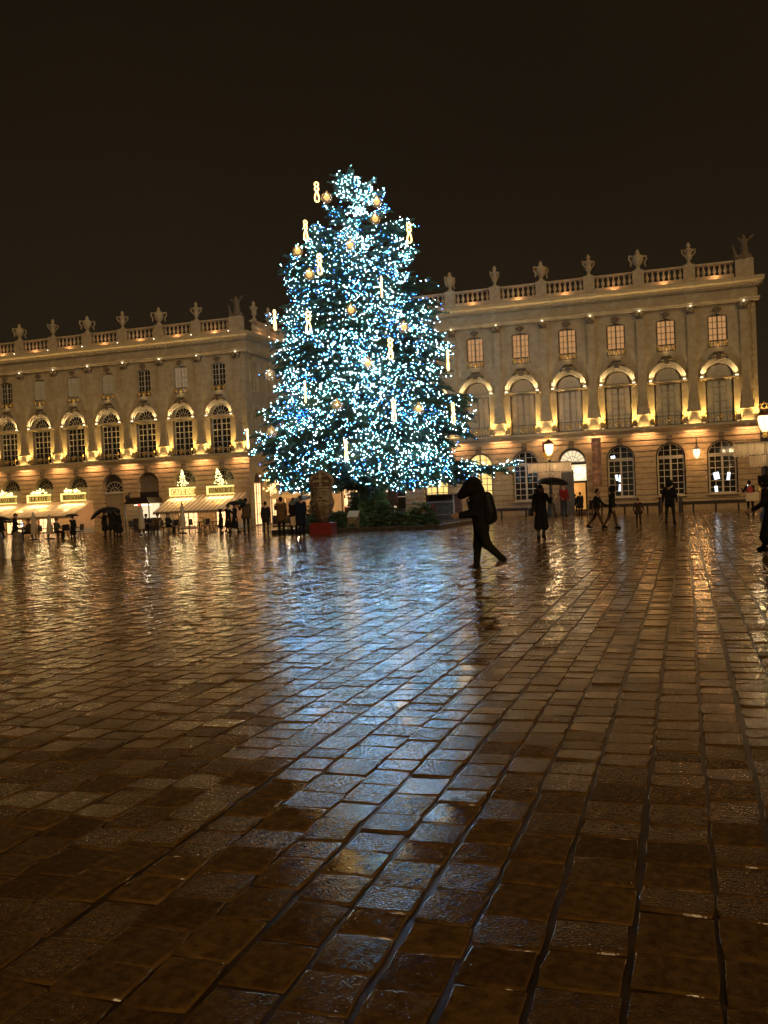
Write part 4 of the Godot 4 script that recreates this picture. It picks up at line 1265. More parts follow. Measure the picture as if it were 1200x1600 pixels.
func make_wall_furniture() -> void:
	lamp_post("street lamp with white fringe tiers in front of the lit palace door", Vector3(-7.26, 0, -52.6), 0.08)
	lamp_post("street lamp with white fringe tiers cut by the right edge of the photo", Vector3(3.12, 0, -40.0), -0.12)
	rail("low dark rail under the lit yellow window, left of the lamp", -11.2, -8.3, [])
	rail("low dark rail with a ball-topped post, behind the child", -5.25, -1.45, [-5.25, -1.38])
	rail("long low dark rail under the wall lantern at the right end", -0.20, 3.35, [-0.28])
	# lantern hung on the wall between two dark windows
	var w := thing("wall_lantern", "glowing wall lantern hanging between two dark arched windows", "lantern", Vector3(0.68, 0, FACE))
	part("bracket", MB.new().tube([Vector3(0, 4.1, 0.0), Vector3(0, 4.15, 0.2), Vector3(0.0, 4.0, 0.36), Vector3(0, 3.72, 0.36)], 0.03, 6).tube([Vector3(0, 3.78, 0.0), Vector3(0, 3.86, 0.18), Vector3(0, 4.02, 0.3)], 0.025, 6).mesh(), M.iron, w)
	part("cap", MB.new().lathe(Vector3(0, 0, 0.36), [Vector2(0.20, 3.50), Vector2(0.17, 3.55), Vector2(0.05, 3.68), Vector2(0.03, 3.74)], 8).mesh(), M.iron, w)
	part("lantern_glass", MB.new().lathe(Vector3(0, 0, 0.36), [Vector2(0.05, 2.98), Vector2(0.14, 3.10), Vector2(0.185, 3.34), Vector2(0.17, 3.50)], 8).mesh(), M.lamp_glass, w)
	for k in 8:
		var a := TAU * k / 8
		part("lantern_rib", MB.new().tube([Vector3(cos(a) * 0.06, 2.98, 0.36 + sin(a) * 0.06), Vector3(cos(a) * 0.15, 3.10, 0.36 + sin(a) * 0.15), Vector3(cos(a) * 0.195, 3.34, 0.36 + sin(a) * 0.195), Vector3(cos(a) * 0.18, 3.5, 0.36 + sin(a) * 0.18)], 0.009, 4).mesh(), M.iron, w)
	omni(w, Vector3(0.30, 3.25, 0.55), 0.5, lin(1.0, 0.52, 0.18), 0.06)
	omni(w, Vector3(-0.30, 3.25, 0.55), 0.5, lin(1.0, 0.52, 0.18), 0.06)
	# cloth banner, flag and pale panel by the door
	var bn := MB.new()
	for k in 8:
		var x0 := -0.27 + k * 0.0675
		var z0 := 0.03 * sin(k * 1.7)
		var z1 := 0.03 * sin((k + 1) * 1.7)
		bn.quad(Vector3(x0, -2.85, z0 * 1.6), Vector3(x0 + 0.0675, -2.85, z1 * 1.6), Vector3(x0 + 0.0675, 0, z1), Vector3(x0, 0, z0))
	single("cloth_banner", bn.mesh(), M.banner, "long pink cloth banner hanging on the wall right of the lit door", "banner", Transform3D(Basis.IDENTITY, Vector3(-4.86, 4.46, FACE + 0.42)))
	var fl := thing("flag", "dark red and yellow flag hanging behind the fringed street lamp", "flag", Vector3(-7.86, 3.5, FACE + 0.3))
	part("red_field", MB.new().bx(-0.12, 0.30, 0, 0.12, 0.92, 0.02).mesh(), M.red_flag, fl)
	part("yellow_field", MB.new().bx(-0.12, 0.0, 0.001, 0.12, 0.298, 0.021).mesh(), M.yellow_flag, fl)
	part("pole", MB.new().tube([Vector3(-0.14, -0.1, -0.3), Vector3(-0.14, 0.98, 0.02)], 0.015, 5).mesh(), M.iron, fl)
	var pn := thing("display_panel", "tall pale grey panel standing left of the lit door", "panel", Vector3(-6.56, 0, FACE + 0.85))
	part("board", MB.new().bevel(Vector3(0, 1.38, 0), Vector3(0.78, 2.56, 0.10), 0.012).mesh(), M.panel, pn)
	part("foot", MB.new().bx(-0.38, 0, -0.2, 0.38, 0.10, 0.2).mesh(), M.panel, pn)
	# iron bracket by the kiosk on the left palace
	single("iron_bracket", MB.new().tube([Vector3(0, 0, 0), Vector3(0, 0.3, 0.25), Vector3(0, 0.55, 0.2), Vector3(0, 0.6, 0.02)], 0.05, 6).ball(Vector3(0, 0.3, 0.36), 0.17, 8, 6, 1.3).mesh(), M.iron, "dark iron wall bracket left of the black kiosk shutter", "bracket", Transform3D(Basis.IDENTITY, Vector3(-36.7, 2.0, FACE)))
	# stone bollards near the left edge
	var bp := [Vector2(0.235, 0), Vector2(0.235, 0.08), Vector2(0.20, 0.12), Vector2(0.16, 0.78), Vector2(0.13, 0.88), Vector2(0.05, 0.93)]
	single("bollard", MB.new().lathe(Vector3.ZERO, bp, 14).mesh(), M.bollard, "pale tapered stone bollard in front of the person with a lit phone", "bollard", Transform3D(Basis.IDENTITY, Vector3(-20.9, -0.01, -25.0)), "stone bollards at the left edge")
	single("bollard", MB.new().lathe(Vector3.ZERO, bp, 14).mesh(), M.bollard, "pale tapered stone bollard half cut off by the left edge", "bollard", Transform3D(Basis.IDENTITY, Vector3(-22.55, -0.01, -26.0)), "stone bollards at the left edge")
	# wooden hut between the tree and the palace
	var h := thing("market_hut", "dark red wooden hut with a grey board, right of the tree planter", "hut", Vector3(-13.2, 0, -51.4), 0.18)
	part("roof", MB.new().bevel(Vector3(0, 1.54, -0.5), Vector3(2.1, 0.08, 1.5), 0.02).mesh(), M.wood_red, h)
	part("back_board", MB.new().bx(-0.95, 0.0, -1.1, 0.95, 1.5, -1.05).mesh(), M.wood_red, h)
	for s in [-1.0, 1.0]:
		part("side_board", MB.new().bx(s * 0.98 - 0.03, 0.0, -1.1, s * 0.98 + 0.03, 1.5, 0.02).mesh(), M.wood_red, h)
	part("corner_post", MB.new().bx(0.52, 0, 0.03, 0.60, 1.5, 0.09).mesh(), M.frame, h)
	part("right_panel", MB.new().bx(0.60, 0, 0.0, 0.95, 1.5, 0.05).mesh(), M.wood_red, h)
	part("grey_board", MB.new().bx(-0.94, 0.10, -0.06, 0.52, 1.06, 0.0).mesh(), mottled(mat(0.11, 0.09, 0.08, 0.7), tex.dirt, 1.0), h)
	part("shelf", MB.new().bx(-0.94, 1.08, -0.2, 0.52, 1.18, 0.12).mesh(), M.frame_dark, h)
	part("plank", MB.new().bx(-0.94, 0.36, 0.002, 0.52, 0.42, 0.03).mesh(), M.frame_dark, h)
	var rs := thing("red_stand", "dark red draped stand leaning at the left of the wooden hut", "stand", Vector3(-13.75, 0, -50.9))
	part("drape", MB.new().lathe(Vector3.ZERO, [Vector2(0.24, 0.02), Vector2(0.22, 0.4), Vector2(0.17, 0.95), Vector2(0.10, 1.10)], 10, Basis.IDENTITY.scaled(Vector3(1, 1, 0.6))).mesh(), M.red_box, rs)
	part("foot", MB.new().bx(-0.2, 0, -0.1, 0.2, 0.02, 0.1).mesh(), M.iron, rs)


# ------------------------------------------------------------------ the lit fir
const TREE := Vector3(-16.0, 0, -46.0)


func spray_mesh(seed_: int, len_: float, wide: float, tone: float = 1.0) -> ArrayMesh:
	# a fir twig pointing along +z: a spine with needle-covered side twigs, drooping to its tip
	var r := RandomNumberGenerator.new()
	r.seed = seed_
	var mb := MB.new().tint(Color(1, 1, 1))
	var n := 9
	for k in n:
		var t := (k + 0.6) / n
		var base := Vector3(0, -0.10 * t * t, t * len_)
		for s in [-1.0, 1.0]:
			var l: float = wide * (1.05 - t * 0.75) * r.randf_range(0.75, 1.2)
			var d := Vector3(s * 0.80, r.randf_range(-0.28, 0.12), 0.62).normalized()
			var tip := base + d * l
			var w: Vector3 = Vector3(-d.z, 0, d.x) * s * 0.035 * (1.0 + r.randf())
			var up := Vector3(0, 0.035, 0)
			var k0 := r.randf_range(0.75, 1.15) * tone  # a raised tone puts missing light into the needle colour
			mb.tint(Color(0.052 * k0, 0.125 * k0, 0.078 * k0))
			var mid := base + d * l * 0.5
			mb.quad(base, mid - w, tip, mid + w)
			mb.quad(base + up * 0.3, mid - up, tip, mid + up)
	mb.tint(Color(0.03, 0.05, 0.03))
	var p0 := Vector3(0, 0.02, 0)
	mb.quad(p0 + Vector3(-0.03, 0, 0), p0 + Vector3(0.03, 0, 0), Vector3(0.01, -0.10, len_ * 1.08), Vector3(-0.01, -0.10, len_ * 1.08))
	return mb.mesh()


func crown_radius(h: float) -> float:
	var hs := [1.8, 2.5, 3.2, 5.5, 9.0, 11.5, 14.5, 16.0, 17.2, 18.0, 18.7]
	var rs := [2.6, 4.6, 5.2, 5.35, 4.45, 3.65, 2.65, 1.85, 1.25, 0.9, 0.2]
	for k in hs.size() - 1:
		if h <= hs[k + 1]:
			return lerpf(rs[k], rs[k + 1], clampf((h - hs[k]) / (hs[k + 1] - hs[k]), 0.0, 1.0))
	return 0.2


func scatter(called: String, meshes: Array, places: Array, mat_: Material, parent: Node) -> void:
	for m in meshes.size():
		var mine := []
		for k in range(m, places.size(), meshes.size()):
			mine.append(places[k])
		var mm := MultiMesh.new()
		mm.transform_format = MultiMesh.TRANSFORM_3D
		mm.mesh = meshes[m]
		mm.instance_count = mine.size()
		for k in mine.size():
			mm.set_instance_transform(k, mine[k])
		var o := MultiMeshInstance3D.new()
		o.name = called
		o.multimesh = mm
		o.material_override = mat_
		o.set_meta("kind", "stuff")
		parent.add_child(o, true)


func aim(dir: Vector3, roll: float, size: float) -> Basis:
	var z := dir.normalized()
	var x := Vector3.UP.cross(z)
	x = x.normalized() if x.length() > 0.01 else Vector3.RIGHT
	return (Basis(x, z.cross(x), z) * Basis(Vector3.BACK, roll)).scaled_local(Vector3.ONE * size)


func make_tree() -> void:
	var r := RandomNumberGenerator.new()
	r.seed = 1234
	var lump := FastNoiseLite.new()
	lump.seed = 8
	lump.frequency = 0.42
	var shade := FastNoiseLite.new()
	shade.seed = 15
	shade.frequency = 0.22
	var tree := thing("christmas_tree", "tall fir tree covered in blue and white fairy lights in a planter", "tree", TREE)
	part("trunk", MB.new().lathe(Vector3.ZERO, [Vector2(0.36, 0), Vector2(0.30, 2.5), Vector2(0.20, 9), Vector2(0.10, 15), Vector2(0.03, 18.4)], 10).mesh(), M.bark, tree)
	var sprays := []
	var leds := []    # place, size
	var limbs := MB.new()
	var n := 460
	for k in n:
		var u := (k + 0.5) / n
		var h := 2.3 + 16.1 * (1.0 - sqrt(1.0 - u * 0.995))     # denser where the crown is wide
		var az := k * 2.39996 + r.randf_range(-0.25, 0.25)
		var side := Vector3(sin(az), 0, cos(az))
		var big := lump.get_noise_3d(side.x * 4.0, h * 1.1, side.z * 4.0)
		var L: float = crown_radius(h) * clampf(0.85 + big * 0.50 + r.randf_range(-0.10, 0.05), 0.45, 1.02)
		if h < 2.9 and side.z > 0.0:
			L *= 0.92
		var lift := lerpf(0.02, 0.75, clampf((h - 9.0) / 9.0, 0, 1))
		var droop := lerpf(0.42, 0.10, clampf((h - 3.0) / 12.0, 0, 1))
		if h < 3.2: droop = 0.16
		limb(tree, limbs, sprays, leds, r, shade, h, side, L, lift, droop)
	# a crown tuft and one long low branch reaching right
	for k in 13:
		var az := k * 2.4
		limb(tree, limbs, sprays, leds, r, shade, 16.9 + r.randf() * 1.0, Vector3(sin(az), 0, cos(az)), r.randf_range(0.4, 0.95), 0.9, 0.05)
	for q in [[2.75, 1.55, 7.3, 0.02], [2.7, 1.45, 5.8, 0.06], [3.0, 1.62, 5.3, 0.05], [15.6, 1.75, 2.5, 0.1], [15.3, 1.55, 2.5, 0.2], [4.8, -1.35, 5.5, 0.1], [12.0, 1.4, 3.9, 0.1], [8.6, 1.5, 4.5, 0.1], [5.6, 1.5, 4.9, 0.1], [11.0, -1.3, 4.3, 0.1], [13.4, -1.4, 3.5, 0.15]]:
		limb(tree, limbs, sprays, leds, r, shade, q[0], Vector3(sin(q[1]), 0, cos(q[1])), q[2], q[3], 0.12)
	part("branches", limbs.mesh(), M.bark, tree)
	var kinds := []
	for k in 4:
		kinds.append(spray_mesh(50 + k, 0.95, 0.42))
	scatter("needles", kinds, sprays, M.needles, tree)
	# the wrapped lower trunk
	var wrap := []
	for k in 900:
		var a := r.randf() * TAU
		var h := r.randf_range(0.25, 3.5)
		var rad := 0.68 * r.randf_range(0.75, 1.1)
		var d := Vector3(sin(a), 0, cos(a))
		wrap.append(Transform3D(aim((d * 0.8 + Vector3(r.randfn(0, 0.3), r.randf_range(-0.5, 0.3), r.randfn(0, 0.3))).normalized(), r.randfn(0, 0.5), r.randf_range(0.30, 0.50)), d * rad + Vector3(0, h, 0)))
	scatter("trunk_wrap", [spray_mesh(61, 0.9, 0.42, 2.2), spray_mesh(62, 0.9, 0.42, 1.7)], wrap, M.needles_brightened, tree)  # needle colour brightened to replace light the crown cuts off
	# the fairy lights: five hues of tiny lamps, too many to count
	var hues := [Color(0.40, 0.72, 1.0), Color(0.03, 0.22, 1.0), Color(0.20, 0.72, 1.0), Color(0.84, 0.95, 1.0), Color(0.12, 0.46, 1.0)]
	var power := [5.2, 2.2, 3.8, 8.0, 2.8]
	var mesh := ArrayMesh.new()
	var groups := []
	for k in 5: groups.append(MB.new())
	for l in leds:
		var p: Vector3 = l[0]
		var tone := shade.get_noise_3d(p.x * 2.2, p.y * 2.2, p.z * 2.2) + r.randfn(0.0, 0.22)
		var which := 0
		if tone > 0.26: which = 1
		elif tone > 0.08: which = 4
		elif tone < -0.22: which = 2
		if r.randf() < 0.13: which = 3
		var s: float = l[1]
		var g: MB = groups[which]
		var a := [Vector3(s, 0, 0), Vector3(0, 0, -s), Vector3(-s, 0, 0), Vector3(0, 0, s)]
		for j in 4:
			g.tri(p + a[j], p + a[(j + 1) % 4], p + Vector3(0, s, 0))
			g.tri(p + a[(j + 1) % 4], p + a[j], p - Vector3(0, s, 0))
	for k in 5:
		var m := glow(hues[k].r, hues[k].g, hues[k].b, power[k] * LED_POWER)
		groups[k].add_to(mesh, m)
	var lights := single("fairy_lights", mesh, null, "thousands of blue and white fairy lights wound through the fir tree", "fairy lights", Transform3D(Basis.IDENTITY, TREE))
	lights.set_meta("kind", "stuff")
	print("leds ", leds.size(), " sprays ", sprays.size())
	hang_ornaments()


const LED_POWER := 17.0


func limb(tree: Node3D, limbs: MB, sprays: Array, leds: Array, r: RandomNumberGenerator, shade: FastNoiseLite, h: float, side: Vector3, L: float, lift: float, droop: float) -> void:
	var path := []
	for j in 6:
		var t := j / 5.0
		path.append(side * (0.12 + L * t) + Vector3(0, h + L * (lift * t * 0.55 - droop * t * t * 0.75 + 0.10 * t * t * t), 0))
	limbs.tube([path[0], path[2], path[4]], 0.05, 4, false, 0.015)
	var across := Vector3.UP.cross(side)
	var count := int(4 + L * 2.3)
	for j in count:
		var t := lerpf(0.22, 1.0, pow((j + r.randf()) / count, 0.8))
		var f := t * 5.0
		var i := mini(int(f), 4)
		var p: Vector3 = path[i].lerp(path[i + 1], f - i)
		var along: Vector3 = (path[i + 1] - path[i]).normalized()
		for s in [-1.0, 1.0]:
			var d: Vector3 = (along * r.randf_range(0.45, 1.0) + across * s * r.randf_range(0.25, 0.95) + Vector3(0, r.randf_range(-0.40, 0.12), 0)).normalized()
			var size := r.randf_range(0.75, 1.2) * clampf(L / 3.0, 0.55, 1.0)
			sprays.append(Transform3D(aim(d, r.randfn(0, 0.3), size), p))
			# lamps sit on the twig
			if r.randf() < 0.94:
				var bright := shade.get_noise_3d(p.x * 1.6 + 40.0, p.y * 1.6, p.z * 1.6)
				var m := int(clampf(1.8 + bright * 8.0 + r.randf() * 1.8 + (0.6 if t > 0.8 else 0.0), 0.0, 7.0))
				for q in m:
					var at := p + d * size * r.randf_range(0.15, 1.0) + across * r.randfn(0, 0.12) + Vector3(0, r.randfn(0.02, 0.09), 0)
					leds.append([at, r.randf_range(0.010, 0.0175) * (1.45 if r.randf() < 0.12 else 1.0)])


func hang_ornaments() -> void:
	var eights := [
		[Vector3(-17.25, 17.2, -43.9), "light pendant of rings and a drop, highest on the tree, left of its top", 0.3],
		[Vector3(-12.75, 14.8, -44.9), "light pendant of rings and a drop hanging off the upper right side of the tree", 0.2],
		[Vector3(-16.48, 13.0, -41.9), "ring and drop light pendant, upper left of the tree above a dark patch", 0.5],
		[Vector3(-13.5, 11.65, -42.3), "light pendant seen edge-on as a thin bar, right of the middle of the upper tree", 1.5],
		[Vector3(-19.3, 10.7, -42.6), "light pendant seen edge-on at the left rim of the tree over the palace parapet", 1.2],
		[Vector3(-16.87, 10.1, -41.1), "light pendant of two rings and a drop facing the camera, left of the tree's middle", 0.0],
		[Vector3(-13.0, 8.55, -41.7), "light pendant of rings and a drop right of the tree's centre line", 0.5],
		[Vector3(-10.95, 8.2, -44.6), "tilted light pendant at the right rim of the tree beside the palace attic windows", 1.2],
		[Vector3(-16.9, 6.7, -40.4), "light pendant seen edge-on as a thin bar, low left on the tree", 1.57],
		[Vector3(-12.78, 5.6, -41.1), "light pendant of rings and a drop, low right on the tree between two baubles", 0.7],
		[Vector3(-14.94, 3.8, -40.3), "lowest light pendant, glowing just above the planted trunk", 1.1],
		[Vector3(-21.5, 4.9, -43.4), "light pendant at the far left tip of the lowest branches", 1.4],
		[Vector3(-17.5, 15.0, -42.8), "half hidden light pendant on the upper left rim below the highest one", 0.8],
		[Vector3(-10.6, 5.5, -43.8), "light pendant at the right rim beside the arched palace windows", 0.9]]
	for e in eights:
		var p := thing("light_pendant", e[1], "light ornament", e[0], 0.32 + e[2], "light pendants on the tree")
		for q in [[0.42, 0.115, 0.115], [0.16, 0.115, 0.115]]:
			var ring := []
			for k in 12:
				ring.append(Vector3(cos(TAU * k / 12) * q[1], q[0] + sin(TAU * k / 12) * q[2], 0))
			part("ring_light", MB.new().tube(ring, 0.040, 6, true).mesh(), M.tubes, p)
		var drop := []
		for k in 14:
			var a := TAU * k / 14
			drop.append(Vector3(cos(a) * 0.18 * (0.62 - 0.38 * sin(a)), -0.28 + sin(a) * 0.31, 0))
		part("drop_light", MB.new().tube(drop, 0.044, 6, true).mesh(), M.tubes, p)
		part("hook", MB.new().tube([Vector3(0, 0.53, 0), Vector3(0, 0.85, -0.1), Vector3(0, 0.95, -0.5)], 0.012, 4).mesh(), M.iron, p)
		p.scale = Vector3.ONE * 0.88
		omni(p, Vector3(0, 0.05, 0.20), 0.16, lin(1.0, 0.64, 0.20), 0.06)
	var balls := [
		[Vector3(-14.0, 15.2, -43.3), "gold bauble high on the tree, right of its centre"],
		[Vector3(-14.96, 13.75, -42.2), "gold bauble alone in the dark upper middle of the tree"],
		[Vector3(-17.0, 12.5, -41.8), "gold bauble under the upper left light pendant"],
		[Vector3(-14.75, 10.45, -41.3), "gold bauble in the dark middle of the tree at parapet height"],
		[Vector3(-12.5, 9.6, -42.4), "gold bauble right of centre above the middle light pendant"],
		[Vector3(-19.25, 7.8, -41.6), "clear bauble at the left rim in front of the palace side windows"],
		[Vector3(-18.95, 4.9, -40.9), "clear bauble low on the left side of the tree"],
		[Vector3(-15.25, 5.9, -40.2), "clear bauble low in the middle of the tree"],
		[Vector3(-11.8, 5.6, -41.9), "warm lit bauble low right, beside a light pendant"],
		[Vector3(-13.87, 7.8, -40.9), "gold bauble in the middle below the centre light pendant"],
		[Vector3(-17.85, 13.9, -42.5), "small gold bauble at the upper left rim of the tree"],
		[Vector3(-16.6, 16.7, -43.6), "gold bauble beside the highest light pendant"],
		[Vector3(-14.1, 16.25, -44.0), "gold bauble near the top on the right"]]
	for k in balls.size():
		var clear: bool = balls[k][1].begins_with("clear")
		var p := thing("bauble", balls[k][1], "bauble", balls[k][0], 0.0, "baubles on the tree")
		part("shell", MB.new().ball(Vector3.ZERO, 0.27, 18, 12).mesh(), M.bauble_clear, p)
		part("glowing_core" if not clear else "inner_lamp", MB.new().ball(Vector3(0, 0.02, 0), 0.15 if not clear else 0.05, 14, 9).mesh(), M.bauble_core if not clear else M.lamp_warm, p)
		part("cap", MB.new().lathe(Vector3(0, 0.25, 0), [Vector2(0.05, 0), Vector2(0.05, 0.06), Vector2(0.02, 0.10)], 8).mesh(), M.gold, p)
		if not clear:
			part("lamp", MB.new().ball(Vector3(0.05, 0.12, 0.20), 0.045, 8, 6).mesh(), M.lamp_warm, p)
		omni(p, Vector3(0.12, 0.2, 0.42), 0.11, lin(1.0, 0.66, 0.25), 0.04)


func make_planter() -> void:
	var p := thing("planter", "wide low dark planter of stone kerbs and soil round the foot of the fir", "planter", Vector3(-14.5, 0, -45.6))
	var x0 := -4.1
	var x1 := 4.1
	var z0 := -6.2
	var z1 := 6.0
	for k in 8:
		var w := (x1 - x0) / 8
		part("kerb_stone", MB.new().bevel(Vector3.ZERO, Vector3(w - 0.012, 0.22, 0.22), 0.02).mesh(), M.kerb, p, Transform3D(Basis.IDENTITY, Vector3(x0 + w * (k + 0.5), 0.09, z1 - 0.11)))
		part("kerb_stone", MB.new().bevel(Vector3.ZERO, Vector3(w - 0.012, 0.22, 0.22), 0.02).mesh(), M.kerb, p, Transform3D(Basis.IDENTITY, Vector3(x0 + w * (k + 0.5), 0.09, z0 + 0.11)))
	for k in 11:
		var w := (z1 - z0 - 0.44) / 11
		for x in [x0 + 0.11, x1 - 0.11]:
			part("kerb_stone", MB.new().bevel(Vector3.ZERO, Vector3(0.22, 0.22, w - 0.012), 0.02).mesh(), M.kerb, p, Transform3D(Basis.IDENTITY, Vector3(x, 0.09, z0 + 0.22 + w * (k + 0.5))))
	part("soil", MB.new().bx(x0 + 0.2, -0.02, z0 + 0.2, x1 - 0.2, 0.13, z1 - 0.2).mesh(), M.soil, p)
	var kinds := []
	for k in 3:
		kinds.append(spray_mesh(80 + k, 0.8, 0.40))
	var firs := [
		[-17.0, -42.2, 1.25, 0.85, "dark young fir between the carved figure and the stone plaque"],
		[-15.9, -41.4, 0.85, 0.75, "low dark fir just behind the stone plaque"],
		[-14.2, -42.6, 1.35, 0.95, "dense young fir right of the wrapped trunk's foot"],
		[-13.1, -41.7, 1.0, 0.85, "spreading young fir in the middle right of the planter"],
		[-12.2, -42.8, 1.15, 0.8, "loose pale green young fir before the rusticated palace corner"],
		[-11.6, -41.6, 0.7, 0.65, "small low fir nearest the right end of the planter"],
		[-17.9, -43.6, 1.5, 0.8, "tallest young fir at the left end of the planter"],
		[-14.9, -41.0, 0.7, 0.7, "low creeping fir at the front edge right of the plaque"],
		[-15.6, -43.4, 1.5, 0.9, "dark young fir hugging the wrapped trunk"]]
	var r := RandomNumberGenerator.new()
	r.seed = 99
	for f in firs:
		var t := thing("young_fir", f[4], "fir", Vector3(f[0], 0.13, f[1]), 0.0, "young firs in the planter")
		part("stem", MB.new().lathe(Vector3.ZERO, [Vector2(0.04, -0.02), Vector2(0.01, f[2])], 6).mesh(), M.bark, t)
		var places := []
		for k in int(230 * f[3]):
			var u := r.randf()
			var h: float = f[2] * (1.0 - sqrt(u)) * 0.95 + 0.05
			var reach: float = f[3] * (1.0 - h / (f[2] * 1.15))
			var a := r.randf() * TAU
			var d := Vector3(sin(a), r.randf_range(-0.1, 0.35), cos(a))
			places.append(Transform3D(aim(d, r.randfn(0, 0.4), r.randf_range(0.28, 0.52)), Vector3(sin(a), 0, cos(a)) * reach * r.randf_range(0.1, 0.8) + Vector3(0, h, 0)))
		scatter("needles", kinds, places, M.needles, t)
	var col := thing("column_fir", "upright rounded green fir like a column, right of the stone plaque under the lit tree", "fir", Vector3(-14.55, 0.13, -42.7))
	part("stem", MB.new().lathe(Vector3.ZERO, [Vector2(0.06, -0.02), Vector2(0.02, 2.4)], 6).mesh(), M.bark, col)
	var fine := [spray_mesh(91, 0.8, 0.40, 2.6), spray_mesh(92, 0.8, 0.40, 2.0)]  # raised tones brighten the needles in place of light under the crown
	var spots := []
	for k in 900:
		var a := r.randf() * TAU
		var h := r.randf_range(0.05, 2.45)
		var reach := 0.62 * (1.0 - 0.45 * pow(h / 2.5, 3.0))
		spots.append(Transform3D(aim(Vector3(sin(a), r.randf_range(-0.3, 0.5), cos(a)), r.randfn(0, 0.6), r.randf_range(0.24, 0.42)), Vector3(sin(a), 0, cos(a)) * reach * r.randf_range(0.5, 0.95) + Vector3(0, h, 0)))
	scatter("needles", fine, spots, M.needles_brightened, col)
	var pl := thing("plaque", "small stone lectern with a pale tilted information plate in front of the planter firs", "plaque", Vector3(-14.82, 0.12, -40.6))
	part("stone_block", MB.new().plate(PackedVector2Array([Vector2(-0.16, 0), Vector2(0.16, 0), Vector2(0.16, 0.52), Vector2(-0.16, 0.80)]), -0.26, 0.26, Transform3D(Basis(Vector3.UP, -PI / 2), Vector3.ZERO)).mesh(), M.bollard, pl)
	part("plate", MB.new().bevel(Vector3.ZERO, Vector3(0.54, 0.03, 0.44), 0.008, Basis(Vector3.RIGHT, 0.72)).mesh(), M.plaque, pl, Transform3D(Basis.IDENTITY, Vector3(0, 0.69, 0.03)))
	# carved bishop figure on its red box
	var box := single("red_box", MB.new().bevel(Vector3(0, 0.265, 0), Vector3(0.98, 0.53, 0.90), 0.015).mesh(), M.red_box, "dark red square box carrying the carved bishop head", "box", Transform3D(Basis(Vector3.UP, 0.12), Vector3(-15.12, 0, -37.5)))
	var s := thing("bishop_sculpture", "brown carved bishop head with a cross on its tall mitre, on a red box", "sculpture", Vector3(-15.12, 0.53, -37.5), 0.25)
	# beard narrowing to a point below, face, and the tall two-peaked hat above
	part("head", MB.new().lathe(Vector3.ZERO, [Vector2(0.10, 0.0), Vector2(0.20, 0.08), Vector2(0.36, 0.36), Vector2(0.52, 0.72), Vector2(0.56, 0.92), Vector2(0.48, 1.10), Vector2(0.46, 1.42), Vector2(0.44, 1.52)], 18, Basis.IDENTITY.scaled(Vector3(1, 1, 0.62))).mesh(), M.clay, s)
	var hat := PackedVector2Array([Vector2(-0.45, 1.50), Vector2(0.45, 1.50), Vector2(0.56, 1.80), Vector2(0.50, 2.02), Vector2(0.26, 2.20), Vector2(0.0, 2.34), Vector2(-0.26, 2.20), Vector2(-0.50, 2.02), Vector2(-0.56, 1.80)])
	part("mitre_back", MB.new().plate(hat, -0.22, -0.05).mesh(), M.clay, s)
	var inner := PackedVector2Array([Vector2(-0.38, 1.52), Vector2(0.38, 1.52), Vector2(0.44, 1.80), Vector2(0.38, 1.98), Vector2(0.0, 2.24), Vector2(-0.38, 1.98), Vector2(-0.44, 1.80)])
	part("mitre_front", MB.new().plate(inner, -0.05, 0.20).mesh(), M.clay_dark, s)
	part("cross", MB.new().bx(-0.055, 1.54, 0.2, 0.055, 2.20, 0.26).bx(-0.34, 1.76, 0.201, -0.055, 1.87, 0.258).bx(0.055, 1.76, 0.201, 0.34, 1.87, 0.258).bx(-0.22, 1.98, 0.201, -0.055, 2.07, 0.257).bx(0.055, 1.98, 0.201, 0.22, 2.07, 0.257).mesh(), M.clay, s)
	part("hat_band", MB.new().lathe(Vector3(0, 1.46, 0), [Vector2(0.45, 0), Vector2(0.49, 0.03), Vector2(0.49, 0.09), Vector2(0.45, 0.12)], 18, Basis.IDENTITY.scaled(Vector3(1, 1, 0.62))).mesh(), M.clay, s)
	var face := MB.new()
	face.tube([Vector3(0, 1.34, 0.30), Vector3(0, 1.20, 0.37), Vector3(0, 1.12, 0.38)], 0.05, 6, false, 0.075)
	for q in [-1.0, 1.0]:
		face.ball(Vector3(q * 0.17, 1.28, 0.27), 0.05, 8, 5)
		face.tube([Vector3(q * 0.07, 1.38, 0.29), Vector3(q * 0.18, 1.41, 0.28), Vector3(q * 0.29, 1.36, 0.24)], 0.03, 5)
		face.tube([Vector3(q * 0.03, 1.02, 0.36), Vector3(q * 0.20, 0.98, 0.34), Vector3(q * 0.36, 0.88, 0.26)], 0.055, 6, false, 0.02)
	part("face_relief", face.mesh(), M.clay, s)
	var beard := MB.new()
	for row in 4:
		for k in 6 - row:
			var x := (k - (5 - row) * 0.5) * 0.15
			var y := 0.80 - row * 0.19
			var pts := []
			for j in 8:
				pts.append(Vector3(x + cos(j * 0.8) * 0.055 * (1 - j * 0.08), y + sin(j * 0.8) * 0.065 * (1 - j * 0.08), 0.30 - row * 0.045 - absf(x) * 0.15))
			beard.tube(pts, 0.02, 5)
	part("beard_curls", beard.mesh(), M.clay, s)


